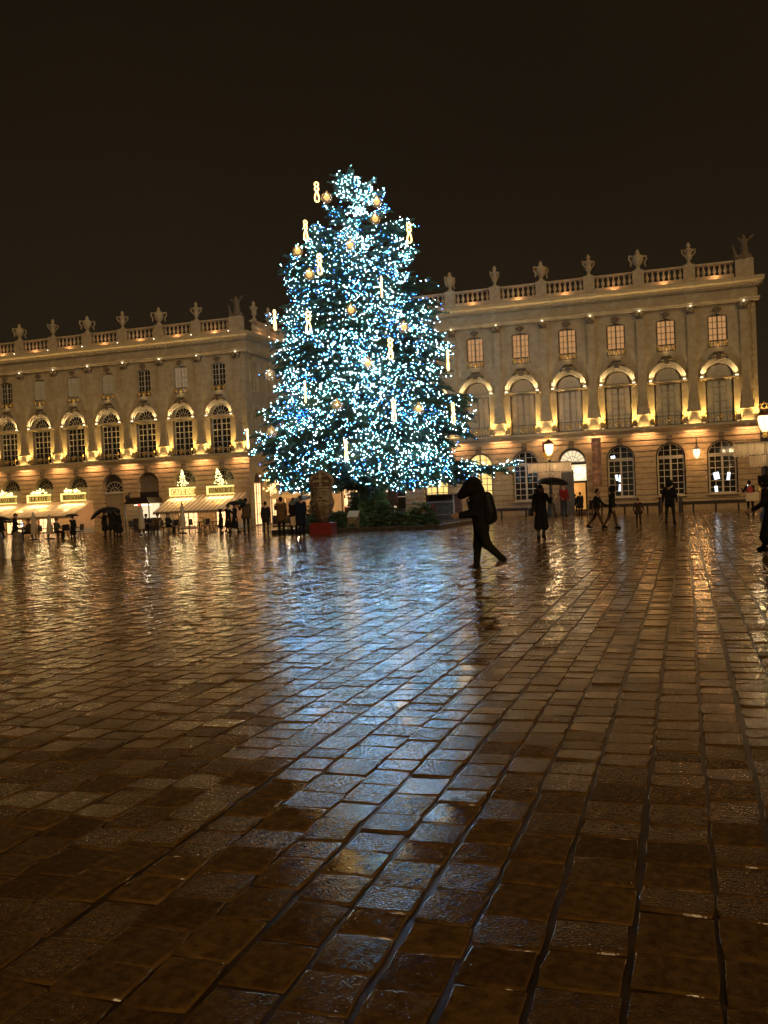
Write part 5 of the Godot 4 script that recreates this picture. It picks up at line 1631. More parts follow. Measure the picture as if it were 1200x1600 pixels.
# ------------------------------------------------------------------ the cafe terraces
func awning(label: String, x0: float, x1: float, top: float, stripes: bool, wall_right: bool) -> void:
	var p := thing("awning", label, "awning", Vector3(x1, 0, FACE))
	var w := x1 - x0
	var mb := MB.new()
	var n := int(w / 0.17)
	var out := 2.5
	var low := 1.20
	for k in n:
		var a := -w + w * k / n
		var b := -w + w * (k + 1) / n
		mb.tint(Color(0.62, 0.53, 0.38) if k % 2 == 0 or not stripes else Color(0.34, 0.26, 0.16))
		if not stripes:
			var fold := 0.9 + 0.1 * sin(k * 1.3)
			mb.tint(Color(0.62 * fold, 0.52 * fold, 0.36 * fold))
		var sag := 0.03 * sin(k * 0.9) if not stripes else 0.012 * sin(k * 1.1)
		var sag2 := 0.03 * sin((k + 1) * 0.9) if not stripes else 0.012 * sin((k + 1) * 1.1)
		mb.quad(Vector3(a, low, out), Vector3(b, low, out), Vector3(b, (low + top) / 2 - 0.04 + sag2, out * 0.5), Vector3(a, (low + top) / 2 - 0.04 + sag, out * 0.5))
		mb.quad(Vector3(a, (low + top) / 2 - 0.04 + sag, out * 0.5), Vector3(b, (low + top) / 2 - 0.04 + sag2, out * 0.5), Vector3(b, top, 0.05), Vector3(a, top, 0.05))
	part("canvas_roof", mb.mesh(), M.canvas, p)
	var vb := MB.new()
	for k in n * 2:
		var a := -w + w * k / (n * 2.0)
		var b := -w + w * (k + 1) / (n * 2.0)
		vb.tint(Color(0.42, 0.32, 0.20) if k % 2 == 0 else Color(0.10, 0.06, 0.03))
		vb.bx(a, low - (0.17 if k % 2 == 0 else 0.13), out - 0.005, b, low - 0.005, out + 0.008)
	part("valance", vb.mesh(), M.canvas, p)
	part("front_bar", MB.new().bx(-w, low - 0.02, out - 0.05, 0, low + 0.025, out - 0.012).mesh(), M.frame, p)
	for k in 4:
		part("arm", MB.new().tube([Vector3(-w + 0.15 + (w - 0.3) * k / 3.0, top - 0.25, 0.06), Vector3(-w + 0.15 + (w - 0.3) * k / 3.0, low + 0.02, out - 0.08)], 0.022, 5).mesh(), M.frame, p)
	# end curtain of pale plastic with a lighter foot
	var cur := MB.new().tint(Color(0.50, 0.38, 0.27))
	cur.quad(Vector3(0.02, 0.30, out), Vector3(0.02, 0.30, 0.05), Vector3(0.02, top - 0.03, 0.05), Vector3(0.02, low, out))
	if wall_right:
		part("end_curtain", cur.mesh(), M.canvas, p)
		part("curtain_foot", MB.new().bx(0.0, 0.0, 0.1, 0.05, 0.30, out).mesh(), M.frame, p)
		part("end_post", MB.new().bx(0.0, 0.3, out - 0.03, 0.045, low, out + 0.03).mesh(), M.frame, p)
	var lamps := int(w / 2.0)
	for k in lamps:
		var x := -w + w * (k + 0.5) / lamps
		part("heater_lamp", MB.new().bx(-0.35, -0.02, -0.03, 0.35, 0.02, 0.03).mesh(), M.lamp_warm, p, Transform3D(Basis.IDENTITY, Vector3(x, 1.62, 1.3)))
		omni(p, Vector3(x, 1.52, 1.25), 1.3, lin(1.0, 0.62, 0.30), 0.12)


func lettering(text: String, h: float, mat_: Material, parent: Node, at: Vector3, wide: float) -> void:
	var tm := TextMesh.new()
	var f := SystemFont.new()
	f.font_names = PackedStringArray(["Droid Serif"])
	f.font_weight = 700
	tm.font = f
	tm.text = text
	tm.font_size = 32
	tm.pixel_size = h / 24.0
	tm.depth = 0.03
	var size := tm.get_aabb().size
	var o := part("letters", tm, mat_, parent, Transform3D(Basis.IDENTITY.scaled(Vector3(minf(1.0, wide / maxf(size.x, 0.01)), 1, 1)), at))
	o.set_meta("label", "raised sign letters")


func shop_sign(text: String, x0: float, x1: float, label: String, dark_letters: bool) -> Node3D:
	var w := x1 - x0
	var p := thing("shop_sign", label, "shop sign", Vector3((x0 + x1) / 2, 2.28, FACE + 0.36), 0.0, "lit signs over the cafe awnings")
	part("sign_board", MB.new().bx(-w / 2, 0, -0.10, w / 2, 0.42, 0).mesh(), M.sign_field, p)
	part("sign_rim", MB.new().bx(-w / 2 - 0.03, 0.42, -0.10, w / 2 + 0.03, 0.52, 0.05).bx(-w / 2 - 0.03, -0.06, -0.10, w / 2 + 0.03, 0.0, 0.05).bx(-w / 2 - 0.12, -0.06, -0.099, -w / 2 - 0.031, 0.52, 0.05).mesh(), M.sign_glow, p)
	lettering(text, 0.30, M.sign_ink if dark_letters else M.sign_glow, p, Vector3(0, 0.20, 0.02), w * 0.92)
	omni(p, Vector3(0, 0.3, 0.45), 0.12, lin(1.0, 0.72, 0.22), 0.10)
	strip(p, Vector3(0, -0.04, 0.25), Vector2(w, 0.12), 3.0, lin(1.0, 0.72, 0.36), Vector3(0, -1, 0.5))
	return p


func lit_shape(p: Node3D, called: String, pts: Array, r: float) -> void:
	var mb := MB.new()
	for q in pts:
		mb.ball(q, r * rng.randf_range(0.7, 1.3), 6, 4)
	tag(part(called, mb.mesh(), M.garland, p), "", "", "", "stuff")


func chair_proto() -> Node3D:
	var c := Node3D.new()
	part("seat", MB.new().bevel(Vector3(0, 0.36, 0), Vector3(0.36, 0.05, 0.36), 0.012).mesh(), M.wood_dark, c)
	part("backrest", MB.new().box(Vector3(0, 0.60, -0.17), Vector3(0.36, 0.36, 0.03), Basis(Vector3.RIGHT, -0.12)).mesh(), M.wood_dark, c)
	for q in [Vector2(-1, 1), Vector2(1, 1), Vector2(-1, -1), Vector2(1, -1)]:
		part("leg", MB.new().tube([Vector3(q.x * 0.16, 0.34, q.y * 0.15), Vector3(q.x * 0.18, 0.0, q.y * 0.18)], 0.016, 5).mesh(), M.iron, c)
	return c


func table_proto() -> Node3D:
	var t := Node3D.new()
	part("tabletop", MB.new().lathe(Vector3.ZERO, [Vector2(0.30, 0.57), Vector2(0.32, 0.58), Vector2(0.32, 0.60), Vector2(0.30, 0.61)], 14).mesh(), M.slate, t)
	part("stem", MB.new().lathe(Vector3.ZERO, [Vector2(0.03, 0.04), Vector2(0.03, 0.57)], 7).mesh(), M.iron, t)
	part("foot", MB.new().lathe(Vector3.ZERO, [Vector2(0.22, 0), Vector2(0.20, 0.03), Vector2(0.04, 0.05)], 10).mesh(), M.iron, t)
	return t


func make_terraces() -> void:
	awning("striped cream cafe awning at the right end of the left palace", -33.4, -27.75, 2.26, true, true)
	awning("plain cream cafe awning at the far left with a clear end curtain", -50.4, -39.8, 2.20, false, true)
	var a := shop_sign("CAFÉ DU", -33.25, -31.45, "lit yellow sign reading CAFÉ DU under a glowing tree outline", false)
	var b := shop_sign("COMMERCE", -30.4, -28.55, "lit yellow sign reading COMMERCE under a bent glowing tree outline", true)
	var c := shop_sign("RESTAURANT", -42.05, -40.15, "lit yellow sign reading RESTAURANT over the end of the left awning", true)
	var d := shop_sign("LE FOY", -44.95, -43.1, "lit yellow sign reading LE FOY over the middle of the left awning", true)
	var e := shop_sign("BRASSERIE", -47.9, -46.05, "lit yellow sign reading BRASSERIE at the left edge of the photo", true)
	for q in [[a, 0.0], [b, 0.12]]:
		var pts := []
		for k in 70:
			var h := rng.randf()
			pts.append(Vector3((rng.randf() - 0.5) * 1.0 * (1.02 - h) * (1.0 if absf(rng.randf() - 0.5) > 0.2 else 0.5) - q[1] * h * 2.0 + 0.05, 0.58 + h * 1.1, 0.04 + rng.randf() * 0.06))
		lit_shape(q[0], "glowing_tree_outline", pts, 0.042)
	for q in [c, d, e]:
		var pts := []
		for k in 34:
			var x := rng.randf_range(-0.7, 0.7)
			pts.append(Vector3(x, 0.56 + absf(rng.randfn(0, 0.16)) * (1.2 - absf(x)), 0.02 + rng.randf() * 0.06))
		lit_shape(q, "glowing_flowers", pts, 0.055)
	# brown canopy and bright counter of the kiosk under the blind arch
	var k := thing("kiosk_canopy", "small dark brown canopy over a bright white counter under the blind arch", "canopy", Vector3(-35.0, 0, FACE))
	part("canopy", MB.new().plate(PackedVector2Array([Vector2(-1.05, 1.82), Vector2(0.95, 1.82), Vector2(0.80, 2.22), Vector2(-0.55, 2.22)]), 0.1, 1.9).mesh(), M.wood_dark, k)
	for s in [-0.98, 0.86]:
		part("post", MB.new().bx(s - 0.03, 0, 1.75, s + 0.03, 1.82, 1.81).mesh(), M.panel, k)
	part("counter", MB.new().bevel(Vector3(0, 0.42, 1.0), Vector3(1.5, 0.84, 0.5), 0.02).mesh(), M.wood_dark, k)
	part("lamp_tube", MB.new().bx(-0.6, 1.70, 1.2, 0.7, 1.75, 1.26).mesh(), M.led_white, k)
	part("small_red_lamp", MB.new().ball(Vector3(0.15, 1.72, 1.85), 0.08, 8, 6).mesh(), glow(1.0, 0.05, 0.03, 1.2), k)
	omni(k, Vector3(0.1, 1.45, 1.35), 0.9, lin(1.0, 0.88, 0.66), 0.1)
	# furled parasols
	for q in [[-28.8, -44.5, 1.72, "furled beige parasol in front of the bright kiosk counter"], [-26.8, -45.5, 1.75, "furled beige parasol in front of the striped awning"], [-34.8, -43.0, 1.58, "furled brown parasol, left one of the far left terrace"], [-33.9, -43.2, 1.38, "furled greenish parasol, right one of the far left terrace"]]:
		var p := thing("parasol", q[3], "parasol", Vector3(q[0], 0, q[1]), 0.0, "furled parasols on the terraces")
		var s: float = q[2] / 1.55
		part("cover", MB.new().lathe(Vector3.ZERO, [Vector2(0.16, 0.32 * s), Vector2(0.19, 0.45 * s), Vector2(0.16, 0.8 * s), Vector2(0.10, 1.15 * s), Vector2(0.13, 1.20 * s), Vector2(0.05, 1.48 * s), Vector2(0.015, 1.55 * s)], 9).mesh(), M.parasol, p)
		part("pole", MB.new().lathe(Vector3.ZERO, [Vector2(0.025, 0.05), Vector2(0.025, 0.34 * s)], 7).mesh(), M.frame, p)
		part("foot", MB.new().lathe(Vector3.ZERO, [Vector2(0.24, 0), Vector2(0.22, 0.05), Vector2(0.05, 0.08)], 10).mesh(), M.iron, p)
	# chairs and tables
	var ch := chair_proto()
	var tb := table_proto()
	var words := [
		["first", "second", "third", "fourth", "fifth", "sixth"]]
	var rows := [[-30.3, -46.5, 6, "before the striped awning"], [-36.1, -43.6, 5, "on the far left terrace"]]
	for row in rows:
		for i in row[2]:
			var x: float = row[0] + i * (1.0 if row[2] == 6 else 0.88)
			var z: float = row[1] + (i % 2) * 0.25
			var t := tb.duplicate()
			t.name = numbered("cafe_table")
			t.position = Vector3(x, 0, z)
			tag(t, "%s round cafe table from the left %s" % [words[0][i], row[3]], "table", "cafe tables on the terraces")
			add_child(t)
			for s in [-1.0, 1.0]:
				var o := ch.duplicate()
				o.name = numbered("cafe_chair")
				o.position = Vector3(x + s * 0.42, 0, z + 0.1 * s)
				o.rotation.y = -s * PI / 2 + rng.randf_range(-0.4, 0.4)
				tag(o, "cafe chair %s of the %s table from the left %s" % ["left" if s < 0 else "right", words[0][i], row[3]], "chair", "cafe chairs on the terraces")
				add_child(o)
	ch.free()
	tb.free()


# ------------------------------------------------------------------ bodies as one skin over joints
# bone: [from, to, radius there, radius here, colour number]
func sdf_mesh(bones: Array, cell: float, k: float, palette: Array) -> ArrayMesh:
	var mb := MB.new()
	sdf_into(mb, bones, cell, k, palette, Transform3D.IDENTITY)
	return mb.mesh()


func sdf_into(mb: MB, bones: Array, cell: float, k: float, palette: Array, place: Transform3D) -> void:
	var lo := Vector3.ONE * 1e6
	var hi := -lo
	for b in bones:
		var r: float = maxf(b[2], b[3]) + k + cell * 2.0
		for e in 2:
			lo = lo.min(b[e] - Vector3.ONE * r)
			hi = hi.max(b[e] + Vector3.ONE * r)
	var nx := int((hi.x - lo.x) / cell) + 2
	var ny := int((hi.y - lo.y) / cell) + 2
	var nz := int((hi.z - lo.z) / cell) + 2
	var f := PackedFloat32Array()
	f.resize(nx * ny * nz)
	f.fill(9.0)
	var near := PackedFloat32Array()
	near.resize(f.size())
	near.fill(9.0)
	var own := PackedByteArray()
	own.resize(f.size())
	for b in bones:
		var a: Vector3 = b[0]
		var ab: Vector3 = b[1] - a
		var l2 := maxf(ab.length_squared(), 1e-9)
		var ra: float = b[2]
		var dr: float = b[3] - ra
		var m: float = maxf(b[2], b[3]) + k + cell * 1.5
		var p0: Vector3 = (a.min(b[1]) - Vector3.ONE * m - lo) / cell
		var p1: Vector3 = (a.max(b[1]) + Vector3.ONE * m - lo) / cell
		var who: int = b[4]
		for z in range(maxi(int(p0.z), 0), mini(int(p1.z) + 1, nz)):
			for y in range(maxi(int(p0.y), 0), mini(int(p1.y) + 1, ny)):
				var row := (z * ny + y) * nx
				for x in range(maxi(int(p0.x), 0), mini(int(p1.x) + 1, nx)):
					var q := lo + Vector3(x, y, z) * cell - a
					var t := clampf(q.dot(ab) / l2, 0.0, 1.0)
					var d := (q - ab * t).length() - ra - dr * t
					var i := row + x
					if d < near[i]:
						near[i] = d
						own[i] = who
					var h := maxf(k - absf(f[i] - d), 0.0) / k
					f[i] = minf(f[i], d) - h * h * k * 0.25
	# surface nets
	var slot := {}
	var sx := 1
	var sy := nx
	var sz := nx * ny
	for z in nz - 1:
		for y in ny - 1:
			var row := z * sz + y * sy
			for x in nx - 1:
				var i := row + x
				var v0 := f[i]
				if v0 > cell * 2.5 or v0 < -cell * 2.5:
					continue
				var mask := 0
				var c := [v0, f[i + sx], f[i + sy], f[i + sx + sy], f[i + sz], f[i + sx + sz], f[i + sy + sz], f[i + sx + sy + sz]]
				for j in 8:
					if c[j] < 0.0: mask |= 1 << j
				if mask == 0 or mask == 255:
					continue
				var sum := Vector3.ZERO
				var n := 0
				for e in [[0, 1], [0, 2], [0, 4], [1, 3], [1, 5], [2, 3], [2, 6], [3, 7], [4, 5], [4, 6], [5, 7], [6, 7]]:
					var u: float = c[e[0]]
					var w: float = c[e[1]]
					if (u < 0.0) != (w < 0.0):
						var t := u / (u - w)
						var pa := Vector3(e[0] & 1, (e[0] >> 1) & 1, e[0] >> 2)
						var pb := Vector3(e[1] & 1, (e[1] >> 1) & 1, e[1] >> 2)
						sum += pa.lerp(pb, t)
						n += 1
				var best := 0
				for j in 8:
					if absf(c[j]) < absf(c[best]): best = j
				var bi := i + (best & 1) * sx + ((best >> 1) & 1) * sy + (best >> 2) * sz
				var g := Vector3(c[1] + c[3] + c[5] + c[7] - c[0] - c[2] - c[4] - c[6], c[2] + c[3] + c[6] + c[7] - c[0] - c[1] - c[4] - c[5], c[4] + c[5] + c[6] + c[7] - c[0] - c[1] - c[2] - c[3])
				mb.tint(palette[mini(own[bi], palette.size() - 1)])
				slot[i] = mb.put(place * (lo + (Vector3(x, y, z) + sum / n) * cell), (place.basis * g).normalized())
	for i in slot:
		var inside := f[i] < 0.0
		for ax in 3:
			var st: int = [sx, sy, sz][ax]
			if i + st >= f.size() or (f[i + st] < 0.0) == inside:
				continue
			var u: int = [sy, sz, sx][ax]
			var w: int = [sz, sx, sy][ax]
			if not (slot.has(i - u) and slot.has(i - w) and slot.has(i - u - w)):
				continue
			var a: int = slot[i]
			var b: int = slot[i - u]
			var c2: int = slot[i - u - w]
			var d2: int = slot[i - w]
			# clockwise from outside
			if inside:
				mb.ix.append_array(PackedInt32Array([a, c2, b, a, d2, c2]))
			else:
				mb.ix.append_array(PackedInt32Array([a, b, c2, a, c2, d2]))


func limb_dir(pitch: float, out: float, s: float) -> Vector3:
	return Vector3(s * sin(out), -cos(out) * cos(pitch), cos(out) * sin(pitch))


# colours by number: 0 top, 1 trousers, 2 shoes, 3 skin, 4 hair or hood, 5 eyes, 6 lips, 7 second cloth
func head_bones(hair: String) -> Array:
	var b := []
	b.append([Vector3(0, 0.025, -0.012), Vector3(0, 0.03, 0.01), 0.092, 0.088, 3])
	b.append([Vector3(0, -0.03, 0.02), Vector3(0, -0.085, 0.05), 0.068, 0.036, 3])
	b.append([Vector3(0, 0.0, 0.092), Vector3(0, -0.035, 0.112), 0.010, 0.016, 3])
	b.append([Vector3(-0.02, -0.068, 0.083), Vector3(0.02, -0.068, 0.083), 0.009, 0.009, 6])
	for s in [-1.0, 1.0]:
		b.append([Vector3(s * 0.033, 0.008, 0.080), Vector3(s * 0.034, 0.008, 0.081), 0.013, 0.013, 5])
		b.append([Vector3(s * 0.020, 0.030, 0.092), Vector3(s * 0.045, 0.032, 0.083), 0.009, 0.007, 4])
		b.append([Vector3(s * 0.090, 0.015, -0.01), Vector3(s * 0.092, -0.025, -0.005), 0.018, 0.012, 3])
	if hair == "short" or hair == "long":
		b.append([Vector3(0, 0.052, -0.03), Vector3(0, 0.06, 0.02), 0.096, 0.082, 4])
		b.append([Vector3(0, 0.0, -0.055), Vector3(0, -0.05, -0.05), 0.075, 0.05, 4])
	if hair == "long":
		for s in [-1.0, 1.0]:
			b.append([Vector3(s * 0.075, 0.02, -0.02), Vector3(s * 0.085, -0.17, -0.03), 0.04, 0.045, 4])
		b.append([Vector3(0, 0.0, -0.06), Vector3(0, -0.19, -0.07), 0.075, 0.07, 4])
	if hair == "beanie":
		b.append([Vector3(0, 0.055, -0.02), Vector3(0, 0.10, -0.02), 0.106, 0.075, 4])
		b.append([Vector3(0, 0.14, -0.02), Vector3(0, 0.18, -0.02), 0.045, 0.02, 4])
	if hair == "hood":
		b.append([Vector3(0, 0.04, -0.05), Vector3(0, -0.04, -0.05), 0.125, 0.11, 4])
		for k in 9:
			var a := PI * (k / 8.0) * 1.2 - 0.1 * PI
			var a2 := PI * ((k + 1) / 8.0) * 1.2 - 0.1 * PI
			b.append([Vector3(cos(a) * 0.105, 0.01 + sin(a) * 0.125, 0.045), Vector3(cos(a2) * 0.105, 0.01 + sin(a2) * 0.125, 0.045), 0.034, 0.034, 4])
	if hair == "peaked":      # a big hood pulled far forward over a bowed face
		b.append([Vector3(0, 0.07, -0.08), Vector3(0, 0.04, -0.02), 0.160, 0.155, 4])
		b.append([Vector3(0, 0.05, 0.02), Vector3(0, -0.02, 0.23), 0.145, 0.085, 4])
		for s in [-1.0, 1.0]:
			b.append([Vector3(s * 0.09, 0.0, 0.03), Vector3(s * 0.06, -0.06, 0.20), 0.105, 0.05, 4])
		b.append([Vector3(0, -0.08, -0.08), Vector3(0, -0.18, -0.05), 0.16, 0.17, 4])
	return b


func hand_bones(s: float, curl: float) -> Array:
	# wrist at the origin, fingers along -y, palm facing inwards (towards -s x), thumb forward
	var b := []
	b.append([Vector3(0, 0.0, 0), Vector3(0, -0.045, 0.0), 0.026, 0.026, 3])
	b.append([Vector3(0, -0.04, -0.022), Vector3(0, -0.085, -0.026), 0.017, 0.014, 3])
	b.append([Vector3(0, -0.04, 0.022), Vector3(0, -0.090, 0.024), 0.018, 0.014, 3])
	for k in 4:
		var z := -0.030 + k * 0.0195
		var l: float = [0.058, 0.074, 0.080, 0.070][k]
		var root := Vector3(0, -0.085 - [0.0, 0.006, 0.008, 0.004][k], z)
		var p := root
		var ang := curl * 0.5
		for j in 3:
			var q: Vector3 = p + Vector3(-s * sin(ang), -cos(ang), 0) * l * [0.45, 0.32, 0.23][j]
			b.append([p, q, 0.0098 - j * 0.001, 0.0092 - j * 0.001, 3])
			p = q
			ang += curl * 0.75
	var t0 := Vector3(-s * 0.006, -0.022, 0.030)
	var t1 := t0 + Vector3(-s * 0.012, -0.030, 0.026)
	b.append([t0, t1, 0.014, 0.0115, 3])
	b.append([t1, t1 + Vector3(-s * (0.010 + curl * 0.012), -0.030, 0.006), 0.0112, 0.009, 3])
	return b


# pose keys: lean, legs [[pitch, bend], [pitch, bend]] (left, right), arms [[pitch, out, bend], ...], coat (length below the hip), seat, head [yaw, nod]
func person(label: String, x: float, z: float, tall: float, face: float, pose: Dictionary, colors: Dictionary, fine: float = 0.022) -> Node3D:
	var turn := atan2(-x, -z) + deg_to_rad(face)
	var o := thing("person", label, "person", Vector3(x, 0, z), turn)
	var sc := tall / 1.75
	var palette := [colors.top, colors.legs, colors.get("shoes", Color(0.01, 0.009, 0.008)), colors.get("skin", Color(0.36, 0.22, 0.15)), colors.get("hair", Color(0.02, 0.014, 0.01)), Color(0.02, 0.015, 0.012), Color(0.28, 0.11, 0.09), colors.get("second", colors.top)]
	var b := []
	var hip_y := 0.93
	var lean: float = deg_to_rad(pose.get("lean", 0.0))
	var legs: Array = pose.get("legs", [[3, 2], [-3, 2]])
	var low := 9.0
	var legbones := []
	for i in 2:
		var s := -1.0 if i == 0 else 1.0
		var hip := Vector3(s * 0.092, hip_y, 0)
		var th := deg_to_rad(legs[i][0])
		var kb := deg_to_rad(legs[i][1])
		var out: float = pose.get("stance", 0.03)
		var knee := hip + limb_dir(th, out, s) * 0.43
		var ank := knee + limb_dir(th - kb, out * 0.5, s) * 0.42
		legbones.append([hip, knee, 0.092, 0.064, 1])
		legbones.append([knee, ank, 0.062, 0.043, 1])
		var foot_pitch: float = legs[i][2] if legs[i].size() > 2 else 0.0
		var fp := deg_to_rad(foot_pitch)
		var toe := ank + Vector3(s * 0.02, -0.055 * cos(fp) + sin(fp) * 0.19 - 0.0, 0.17 * cos(fp) - 0.03)
		var heel := ank + Vector3(0, -0.05 + (0.0 if fp >= 0 else 0.01), -0.05)
		legbones.append([ank, heel, 0.044, 0.034, 2])
		legbones.append([heel, toe, 0.038, 0.032, 2])
		legbones.append([ank, ank.lerp(toe, 0.7), 0.042, 0.036, 2])
		low = minf(low, minf(toe.y - 0.032, heel.y - 0.038))
	var lift := -low
	if pose.has("seat"):
		lift = pose.seat - hip_y + 0.09
	var bulk: float = pose.get("bulk", 1.0)
	for q in legbones:
		if q[4] == 1:
			q[2] *= bulk
			q[3] *= bulk
		b.append(q)
	var up := Basis(Vector3.RIGHT, lean)
	var root := Vector3(0, hip_y, 0)
	var bone := func(p: Vector3, q: Vector3, r0: float, r1: float, c: int) -> void:
		b.append([root + up * p, root + up * q, r0 * bulk, r1 * bulk, c])
	for s in [-1.0, 1.0]:
		bone.call(Vector3(s * 0.07, 0.0, 0), Vector3(s * 0.075, 0.22, 0.0), 0.105, 0.10, 0 if pose.get("coat", 0.0) > 0.0 else 1 if pose.get("short_top", false) else 0)
		bone.call(Vector3(s * 0.075, 0.20, 0), Vector3(s * 0.085, 0.42, 0.0), 0.105, 0.112, 0)
		bone.call(Vector3(s * 0.06, 0.42, 0), Vector3(s * 0.165, 0.505, -0.005), 0.10, 0.075, 0)
	bone.call(Vector3(0, 0.48, 0), Vector3(0, 0.61, 0.015), 0.062, 0.055, 3 if not colors.get("scarf", false) else 7)
	if colors.get("scarf", false):
		bone.call(Vector3(-0.05, 0.545, 0.02), Vector3(0.05, 0.545, 0.02), 0.075, 0.075, 7)
	var coat: float = pose.get("coat", 0.0)
	if coat > 0.0:
		var flare: float = pose.get("flare", 0.05)
		for s in [-1.0, 1.0]:
			b.append([root + Vector3(s * 0.06, 0.06, 0), root + Vector3(s * (0.07 + flare), -coat, 0.02), 0.115, 0.10 + flare * 0.8, 0])
			b.append([root + Vector3(s * 0.05, 0.02, -0.02), root + Vector3(s * (0.05 + flare), -coat, -0.05 - flare), 0.10, 0.08 + flare * 0.5, 0])
	var arms: Array = pose.get("arms", [[4, 8, 12], [2, 8, 14]])
	var wrists := []
	for i in 2:
		var s := -1.0 if i == 0 else 1.0
		var sh := Vector3(s * 0.195, 0.49, 0)
		var ua := limb_dir(deg_to_rad(arms[i][0]), deg_to_rad(arms[i][1]), s)
		var el := sh + ua * 0.285
		var inward: float = arms[i][3] if arms[i].size() > 3 else 0.0
		var fa := limb_dir(deg_to_rad(arms[i][0] + arms[i][2]), deg_to_rad(arms[i][1] * 0.5 - inward), s)
		var wr := el + fa * 0.25
		bone.call(sh, el, 0.064, 0.052, 0)
		bone.call(el, wr, 0.052, 0.040, 0)
		wrists.append([root + up * wr, up * fa, s])
	var mb := MB.new()
	var shift := Transform3D(Basis.IDENTITY.scaled(Vector3.ONE * sc), Vector3(0, lift * sc, 0))
	sdf_into(mb, b, fine, 0.045, palette, shift)
	var look: Array = pose.get("head", [0, 0])
	var hb := up * Basis(Vector3.UP, deg_to_rad(look[0])) * Basis(Vector3.RIGHT, deg_to_rad(look[1]))
	var neck := root + up * Vector3(0, 0.60, 0.015)
	sdf_into(mb, head_bones(colors.get("style", "short")), 0.011, 0.02, palette, shift * Transform3D(hb, neck + hb * Vector3(0, 0.115, 0.012)))
	for w in wrists:
		var y: Vector3 = -w[1]
		var fx := Vector3.RIGHT.slide(y).normalized()
		var hbasis := Basis(fx, y, fx.cross(y))
		sdf_into(mb, hand_bones(w[2], pose.get("curl", 0.5)), 0.008, 0.008, palette, shift * Transform3D(hbasis, w[0] + w[1] * 0.015))
	var body := part("body", mb.mesh(), M.cloth, o)
	o.set_meta("hand_left", shift * wrists[0][0])
	o.set_meta("hand_right", shift * wrists[1][0])
	return o


func hand_of(o: Node3D, which: String) -> Vector3:
	var p: Vector3 = o.get_meta("hand_" + which)
	return o.transform * p


func umbrella(label: String, grip: Vector3, tilt: Basis, reach: float, rise: float, cloth: Material) -> void:
	# the shaft stands on the grip; the canopy is a shallow dome of eight gores
	var p := thing("umbrella", label, "umbrella", grip, 0.0, "open umbrellas")
	p.basis = tilt
	var mb := MB.new()
	for k in 8:
		var a0 := TAU * k / 8
		var a1 := TAU * (k + 1) / 8
		var am := (a0 + a1) / 2
		for j in 4:
			var t0 := j / 4.0
			var t1 := (j + 1) / 4.0
			var at := func(a: float, t: float, pull: float) -> Vector3:
				var r: float = reach * sin(t * 1.35) / sin(1.35) * pull
				return Vector3(cos(a) * r, rise - reach * 0.40 * t * t, sin(a) * r)
			var e0: Vector3 = at.call(a0, t0, 1.0)
			var e1: Vector3 = at.call(a0, t1, 1.0)
			var m0: Vector3 = at.call(am, t0, 0.95)
			var m1: Vector3 = at.call(am, t1, 0.95)
			var g0: Vector3 = at.call(a1, t0, 1.0)
			var g1: Vector3 = at.call(a1, t1, 1.0)
			m1.y += 0.015 * t1
			mb.quad(e0, m0, m1, e1)
			mb.quad(m0, g0, g1, m1)
	part("canopy", mb.mesh(), cloth, p)
	for k in 8:
		var a := TAU * k / 8
		part("rib", MB.new().tube([Vector3(0, rise - 0.02, 0), Vector3(cos(a) * reach * 0.6, rise - reach * 0.13, sin(a) * reach * 0.6), Vector3(cos(a) * reach, rise - reach * 0.41, sin(a) * reach)], 0.006, 4).mesh(), M.iron, p)
	part("shaft", MB.new().tube([Vector3(0, -0.02, 0), Vector3(0, rise + 0.06, 0)], 0.008, 5).mesh(), M.iron, p)
	part("handle", MB.new().tube([Vector3(0, 0.05, 0), Vector3(0, -0.07, 0), Vector3(0.02, -0.10, 0), Vector3(0.05, -0.08, 0)], 0.013, 6).mesh(), M.wood_dark, p)


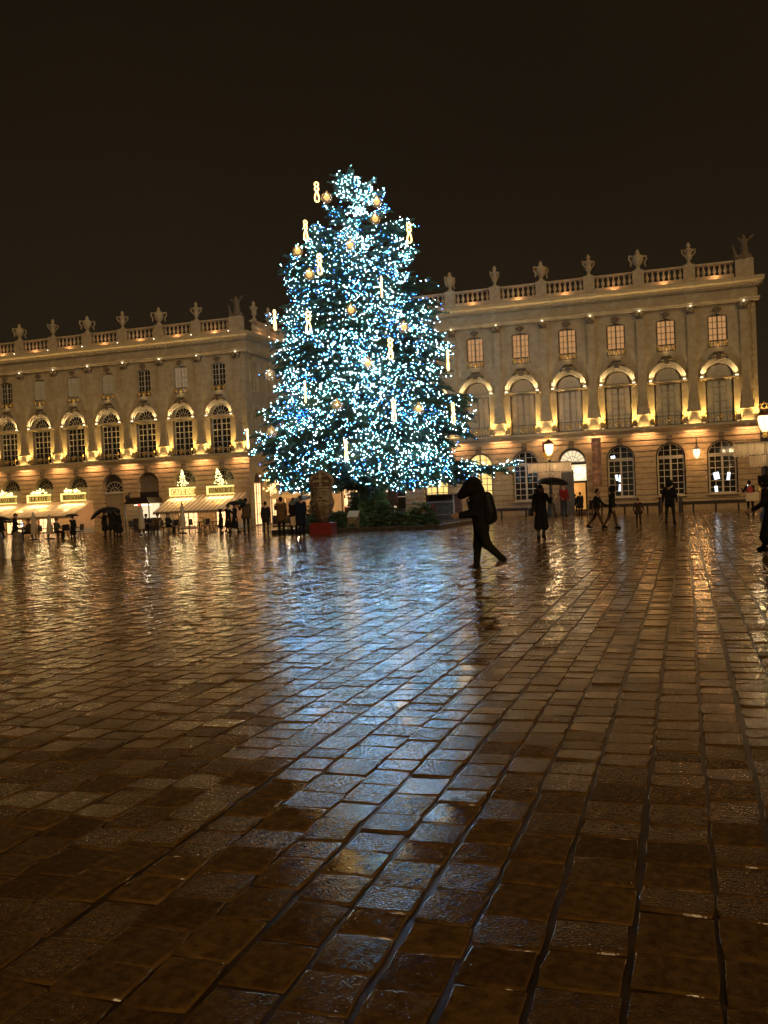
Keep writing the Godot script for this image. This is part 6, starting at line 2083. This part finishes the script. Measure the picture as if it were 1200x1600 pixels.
func make_people() -> void:
	var black := Color(0.009, 0.009, 0.011)
	var dark := Color(0.018, 0.016, 0.017)
	var jeans := Color(0.022, 0.030, 0.045)
	var navy := Color(0.010, 0.016, 0.045)
	var tan := Color(0.10, 0.062, 0.028)
	var brown := Color(0.07, 0.04, 0.022)
	# the walker in front
	var w := person("person in black with a large peaked hood, walking left close to the camera", -3.84, -17.75, 1.72, -90.0,
		{"bulk": 1.42, "coat": 0.08, "flare": 0.03, "lean": 8, "legs": [[10, 5, 8], [-15, 30, -24]], "arms": [[28, 6, 62, 0.25], [20, 6, 72, 0.2]], "head": [0, 15], "short_top": false},
		{"top": black, "legs": Color(0.014, 0.012, 0.011), "shoes": Color(0.09, 0.06, 0.045), "hair": black, "style": "peaked"}, 0.014)
	var bp := thing("backpack", "bulky black backpack on the back of the hooded walker", "backpack", w.position + w.basis.z * 0.06, w.rotation.y)
	bp.scale = Vector3.ONE * 1.02
	var bag := []
	bag.append([Vector3(-0.09, 1.12, -0.25), Vector3(-0.09, 1.40, -0.20), 0.13, 0.11, 0])
	bag.append([Vector3(0.09, 1.12, -0.25), Vector3(0.09, 1.40, -0.20), 0.13, 0.11, 0])
	bag.append([Vector3(-0.09, 1.0, -0.22), Vector3(0.09, 1.0, -0.22), 0.13, 0.13, 0])
	bag.append([Vector3(0, 1.0, -0.30), Vector3(0, 1.16, -0.29), 0.09, 0.08, 0])
	part("pack", sdf_mesh(bag, 0.016, 0.05, [black]), M.shiny_cloth, bp)
	for s in [-1.0, 1.0]:
		part("strap", MB.new().tube([Vector3(s * 0.11, 1.36, -0.16), Vector3(s * 0.13, 1.47, 0.03), Vector3(s * 0.15, 1.36, 0.18), Vector3(s * 0.16, 1.1, 0.12), Vector3(s * 0.13, 0.98, -0.12)], 0.022, 6).mesh(), M.shiny_cloth, bp)
	part("pocket_zip", MB.new().bx(-0.09, 1.13, -0.395, 0.09, 1.14, -0.37).mesh(), M.grey_cloth, bp)
	var ph := hand_of(w, "left").lerp(hand_of(w, "right"), 0.5)
	single("paper_bag", MB.new().bevel(Vector3(0, -0.05, 0), Vector3(0.10, 0.17, 0.02), 0.004, Basis(Vector3.RIGHT, 0.5)).mesh(), mat(0.16, 0.09, 0.06, 0.7), "small brown packet in the hands of the hooded walker", "packet", Transform3D(w.basis, ph))
	# woman under the umbrella
	var lady := person("woman in a long black coat under a dark umbrella, walking towards the camera", -4.26, -28.5, 1.66, 12.0,
		{"legs": [[6, 3], [-8, 14, -12]], "arms": [[10, 10, 20], [38, 14, 88, 0.1]], "coat": 0.50, "flare": 0.04, "curl": 1.1},
		{"top": black, "legs": Color(0.06, 0.045, 0.035), "hair": Color(0.03, 0.018, 0.01), "style": "long", "scarf": true, "second": Color(0.04, 0.03, 0.03)}, 0.016)
	umbrella("dark umbrella held by the woman in the long coat before the lit door", hand_of(lady, "right"), Basis(Vector3.BACK, -0.10) * Basis(Vector3.RIGHT, 0.08), 0.50, 0.62, M.shiny_cloth)
	single("shoulder_bag", MB.new().bevel(Vector3(0, 0, 0), Vector3(0.12, 0.26, 0.30), 0.03).mesh(), M.shiny_cloth, "black bag hanging at the side of the woman under the umbrella", "bag", Transform3D(lady.basis, lady.transform * Vector3(-0.32, 0.88, 0.0)))
	# along the palace
	person("person in a red jacket and dark jeans standing in front of the pale panel", -6.70, -53.9, 1.82, 25.0, {"arms": [[12, 6, 40, 0.3], [10, 6, 30, 0.3]]}, {"top": Color(0.13, 0.011, 0.010), "legs": jeans})
	person("dark clad person at the left of the three in the lit doorway", -6.55, -55.1, 1.28, 150.0, {}, {"top": black, "legs": black}, 0.026)
	person("dark clad person in the middle of the three in the lit doorway", -6.22, -55.3, 1.22, 170.0, {}, {"top": dark, "legs": black}, 0.026)
	person("dark clad person at the right of the three in the lit doorway", -5.90, -55.1, 1.32, 200.0, {"coat": 0.3}, {"top": black, "legs": black}, 0.026)
	person("slim person striding right beside a taller companion, arms out", -3.18, -35.2, 1.50, 70.0, {"lean": 4, "legs": [[26, 6, 8], [-24, 18, -20]], "arms": [[-28, 14, 22], [32, 10, 30]]}, {"top": black, "legs": brown, "style": "beanie", "hair": black})
	person("taller person in a dark jacket walking beside a slim companion", -2.62, -35.0, 1.56, 100.0, {"lean": 5, "legs": [[14, 4], [-12, 20, -16]], "arms": [[-12, 10, 24], [14, 8, 30]]}, {"top": black, "legs": brown, "style": "hood", "hair": black})
	person("small child in a dark coat and pale hat standing alone on the square", -1.84, -38.6, 1.03, 170.0, {"coat": 0.12, "flare": 0.07, "arms": [[4, 20, 10], [4, 20, 10]]}, {"top": Color(0.05, 0.03, 0.018), "legs": black, "style": "beanie", "hair": Color(0.14, 0.07, 0.03)}, 0.026)
	person("person in a long dark jacket standing with legs apart before a dark window", -0.60, -37.6, 1.68, 165.0, {"coat": 0.14, "flare": 0.02, "stance": 0.09, "arms": [[2, 12, 6], [2, 14, 12]]}, {"top": Color(0.008, 0.010, 0.016), "legs": Color(0.016, 0.012, 0.010), "style": "hood", "hair": black})
	var ap := person("person in dark clothes and white apron taking a picture by the right rail", 2.86, -46.2, 1.56, 200.0, {"lean": 6, "arms": [[40, 12, 95, 0.2], [44, 12, 92, 0.2]], "stance": 0.07}, {"top": black, "legs": black, "hair": Color(0.02, 0.012, 0.01), "second": Color(0.4, 0.36, 0.3)})
	single("white_bag", MB.new().bevel(Vector3.ZERO, Vector3(0.56, 0.40, 0.12), 0.02).mesh(), M.white_fringe, "large white bag hanging behind the person taking a picture", "bag", Transform3D(ap.basis, ap.transform * Vector3(0, 0.82, -0.24)))
	single("red_satchel", MB.new().bevel(Vector3.ZERO, Vector3(0.24, 0.28, 0.14), 0.03).mesh(), mat(0.32, 0.02, 0.02, 0.6), "small red satchel on the back of the person taking a picture", "bag", Transform3D(ap.basis, ap.transform * Vector3(0.10, 1.14, -0.24)))
	single("phone", MB.new().bevel(Vector3.ZERO, Vector3(0.09, 0.16, 0.012), 0.003).mesh(), M.cool_glow, "lit phone raised by the person taking a picture", "phone", Transform3D(ap.basis, hand_of(ap, "left").lerp(hand_of(ap, "right"), 0.5) + Vector3(0.06, 0.10, 0)))
	person("person in a flaring long black coat cut by the right edge of the photo", 1.72, -21.3, 1.62, -100.0, {"lean": 10, "legs": [[18, 8], [-20, 26, -20]], "coat": 0.55, "flare": 0.14, "arms": [[26, 18, 40], [20, 12, 50]]}, {"top": black, "legs": black, "style": "hood", "hair": black}, 0.018)
	# left of the carved figure
	person("person in a tan coat seen from behind under a grey umbrella", -17.70, -38.8, 1.72, 185.0, {"coat": 0.22, "flare": 0.02, "arms": [[6, 8, 14], [40, 10, 85, 0.1]], "curl": 1.0}, {"top": tan, "legs": black, "hair": black})
	var n1 := person("person in a black coat in the middle of the group under the grey umbrella", -17.25, -39.2, 1.62, 150.0, {"coat": 0.3, "arms": [[42, 8, 80, 0.1], [6, 8, 20]], "curl": 1.0}, {"top": dark, "legs": black, "style": "beanie", "hair": black})
	person("tall person in a navy coat at the right of the group under the grey umbrella", -16.75, -38.9, 1.74, 200.0, {"coat": 0.42, "flare": 0.03}, {"top": navy, "legs": navy, "hair": Color(0.08, 0.06, 0.05)})
	umbrella("grey umbrella over the group beside the carved figure", hand_of(n1, "left"), Basis(Vector3.BACK, 0.22) * Basis(Vector3.RIGHT, 0.10), 0.62, 0.50, M.grey_cloth)
	single("carrier_bag", MB.new().bevel(Vector3.ZERO, Vector3(0.20, 0.40, 0.10), 0.03, Basis(Vector3.BACK, 0.1)).mesh(), M.white_fringe, "white carrier bag hanging at the knees of the group under the grey umbrella", "bag", Transform3D(Basis.IDENTITY, Vector3(-17.05, 0.62, -38.65)))
	person("small person in a hat and dark coat standing alone between two groups", -20.20, -42.4, 1.52, 178.0, {"coat": 0.22, "flare": 0.04}, {"top": dark, "legs": Color(0.03, 0.03, 0.035), "style": "beanie", "hair": black})
	var pk := person("person in a brown jacket seen from behind with a small umbrella on the shoulder", -22.10, -44.0, 1.76, 190.0, {"coat": 0.12, "arms": [[6, 8, 14], [36, 18, 95]], "curl": 1.0}, {"top": Color(0.085, 0.05, 0.025), "legs": dark, "hair": black})
	umbrella("small black umbrella leaning on the shoulder of the person in the brown jacket", hand_of(pk, "right") + Vector3(0.1, 0, 0), Basis(Vector3.BACK, -0.9), 0.36, 0.36, M.shiny_cloth)
	var cu := person("left one of the couple in long dark coats under one black umbrella", -22.95, -43.6, 1.50, 60.0, {"coat": 0.48, "legs": [[10, 4], [-10, 14, -12]], "arms": [[6, 8, 14], [40, 10, 92, 0.1]], "curl": 1.0}, {"top": black, "legs": black, "scarf": true, "second": Color(0.5, 0.45, 0.4)})
	person("right one of the couple in long dark coats under one black umbrella", -22.50, -43.5, 1.56, 80.0, {"coat": 0.50, "flare": 0.07, "legs": [[16, 4], [-18, 14, -14]]}, {"top": black, "legs": black})
	umbrella("wide black umbrella over the couple in long dark coats before the striped awning", hand_of(cu, "right") + Vector3(0.1, 0, 0), Basis(Vector3.BACK, -0.05), 0.56, 0.52, M.shiny_cloth)
	person("short hooded person in a dark long coat left of the couple", -23.55, -43.9, 1.26, 100.0, {"coat": 0.45, "flare": 0.05}, {"top": black, "legs": black, "style": "hood", "hair": black}, 0.026)
	# the cluster under two umbrellas
	var c1 := person("person in black at the left of the trio under tilted umbrellas", -30.55, -43.6, 1.42, -120.0, {"coat": 0.4, "arms": [[50, 10, 60], [4, 8, 14]], "curl": 1.0}, {"top": black, "legs": black}, 0.026)
	var c2 := person("person in black in the middle of the trio under tilted umbrellas", -29.95, -43.4, 1.55, 170.0, {"coat": 0.4, "arms": [[4, 8, 14], [42, 10, 90, 0.1]], "curl": 1.0}, {"top": black, "legs": black}, 0.026)
	person("person in black at the right of the trio under tilted umbrellas", -29.40, -43.2, 1.45, 120.0, {"coat": 0.5, "flare": 0.10}, {"top": black, "legs": black, "style": "hood", "hair": black}, 0.026)
	umbrella("black umbrella tilted far left over the dark trio", hand_of(c1, "left"), Basis(Vector3.BACK, 0.55) * Basis(Vector3.RIGHT, 0.4), 0.54, 0.42, M.shiny_cloth)
	umbrella("black upright umbrella over the right of the dark trio", hand_of(c2, "right") + Vector3(0.1, 0, 0), Basis(Vector3.BACK, -0.10) * Basis(Vector3.RIGHT, 0.15), 0.60, 0.44, M.shiny_cloth)
	# guests on the terraces
	var sit := {"seat": 0.38, "legs": [[84, 84], [80, 82]], "arms": [[30, 8, 60, 0.2], [34, 8, 64, 0.2]]}
	var guests := [
		[-29.72, -46.4, 30.0, dark, "seated guest in a dark coat directly before the bright kiosk counter"],
		[-29.25, -46.9, -20.0, brown, "seated guest at the left end of the striped awning beside another"],
		[-28.40, -46.6, 60.0, dark, "seated guest left of the furled parasol by the striped awning"],
		[-36.40, -43.4, 80.0, dark, "seated guest at the left end of the far left terrace"],
		[-35.30, -43.2, -70.0, brown, "seated guest under the left furled parasol of the far left terrace"],
		[-33.30, -43.0, 60.0, Color(0.05, 0.055, 0.03), "seated guest under the right furled parasol of the far left terrace"]]
	for g in guests:
		person(g[4], g[0], g[1], 1.55, g[2], sit, {"top": g[3], "legs": black}, 0.028)
	# far left
	var u1 := person("person in black with a small round umbrella at the end of the left awning", -31.75, -42.4, 1.22, 150.0, {"coat": 0.5, "arms": [[4, 8, 14], [40, 8, 92, 0.2]], "curl": 1.0}, {"top": black, "legs": black}, 0.026)
	umbrella("small flat black umbrella at the end of the left awning", hand_of(u1, "right"), Basis.IDENTITY, 0.40, 0.42, M.shiny_cloth)
	var l1 := person("person in black behind the bollard holding a lit phone", -30.7, -36.6, 1.50, 100.0, {"coat": 0.3, "arms": [[20, 8, 70, 0.1], [24, 8, 62, 0.1]], "head": [0, 16]}, {"top": black, "legs": black}, 0.022)
	single("phone", MB.new().bevel(Vector3.ZERO, Vector3(0.10, 0.20, 0.014), 0.003).mesh(), M.cool_glow, "lit phone held by the person behind the bollard at the left edge", "phone", Transform3D(Basis(Vector3.UP, 0.7), hand_of(l1, "right") + Vector3(0.14, -0.02, 0.10)))
	var l0 := person("person in black under an umbrella at the very left edge", -31.9, -37.0, 1.34, 140.0, {"coat": 0.4, "arms": [[4, 8, 14], [42, 8, 92, 0.1]], "curl": 1.0}, {"top": black, "legs": black}, 0.024)
	umbrella("black umbrella at the very left edge of the photo", hand_of(l0, "right"), Basis(Vector3.BACK, -0.25), 0.55, 0.34, M.shiny_cloth)
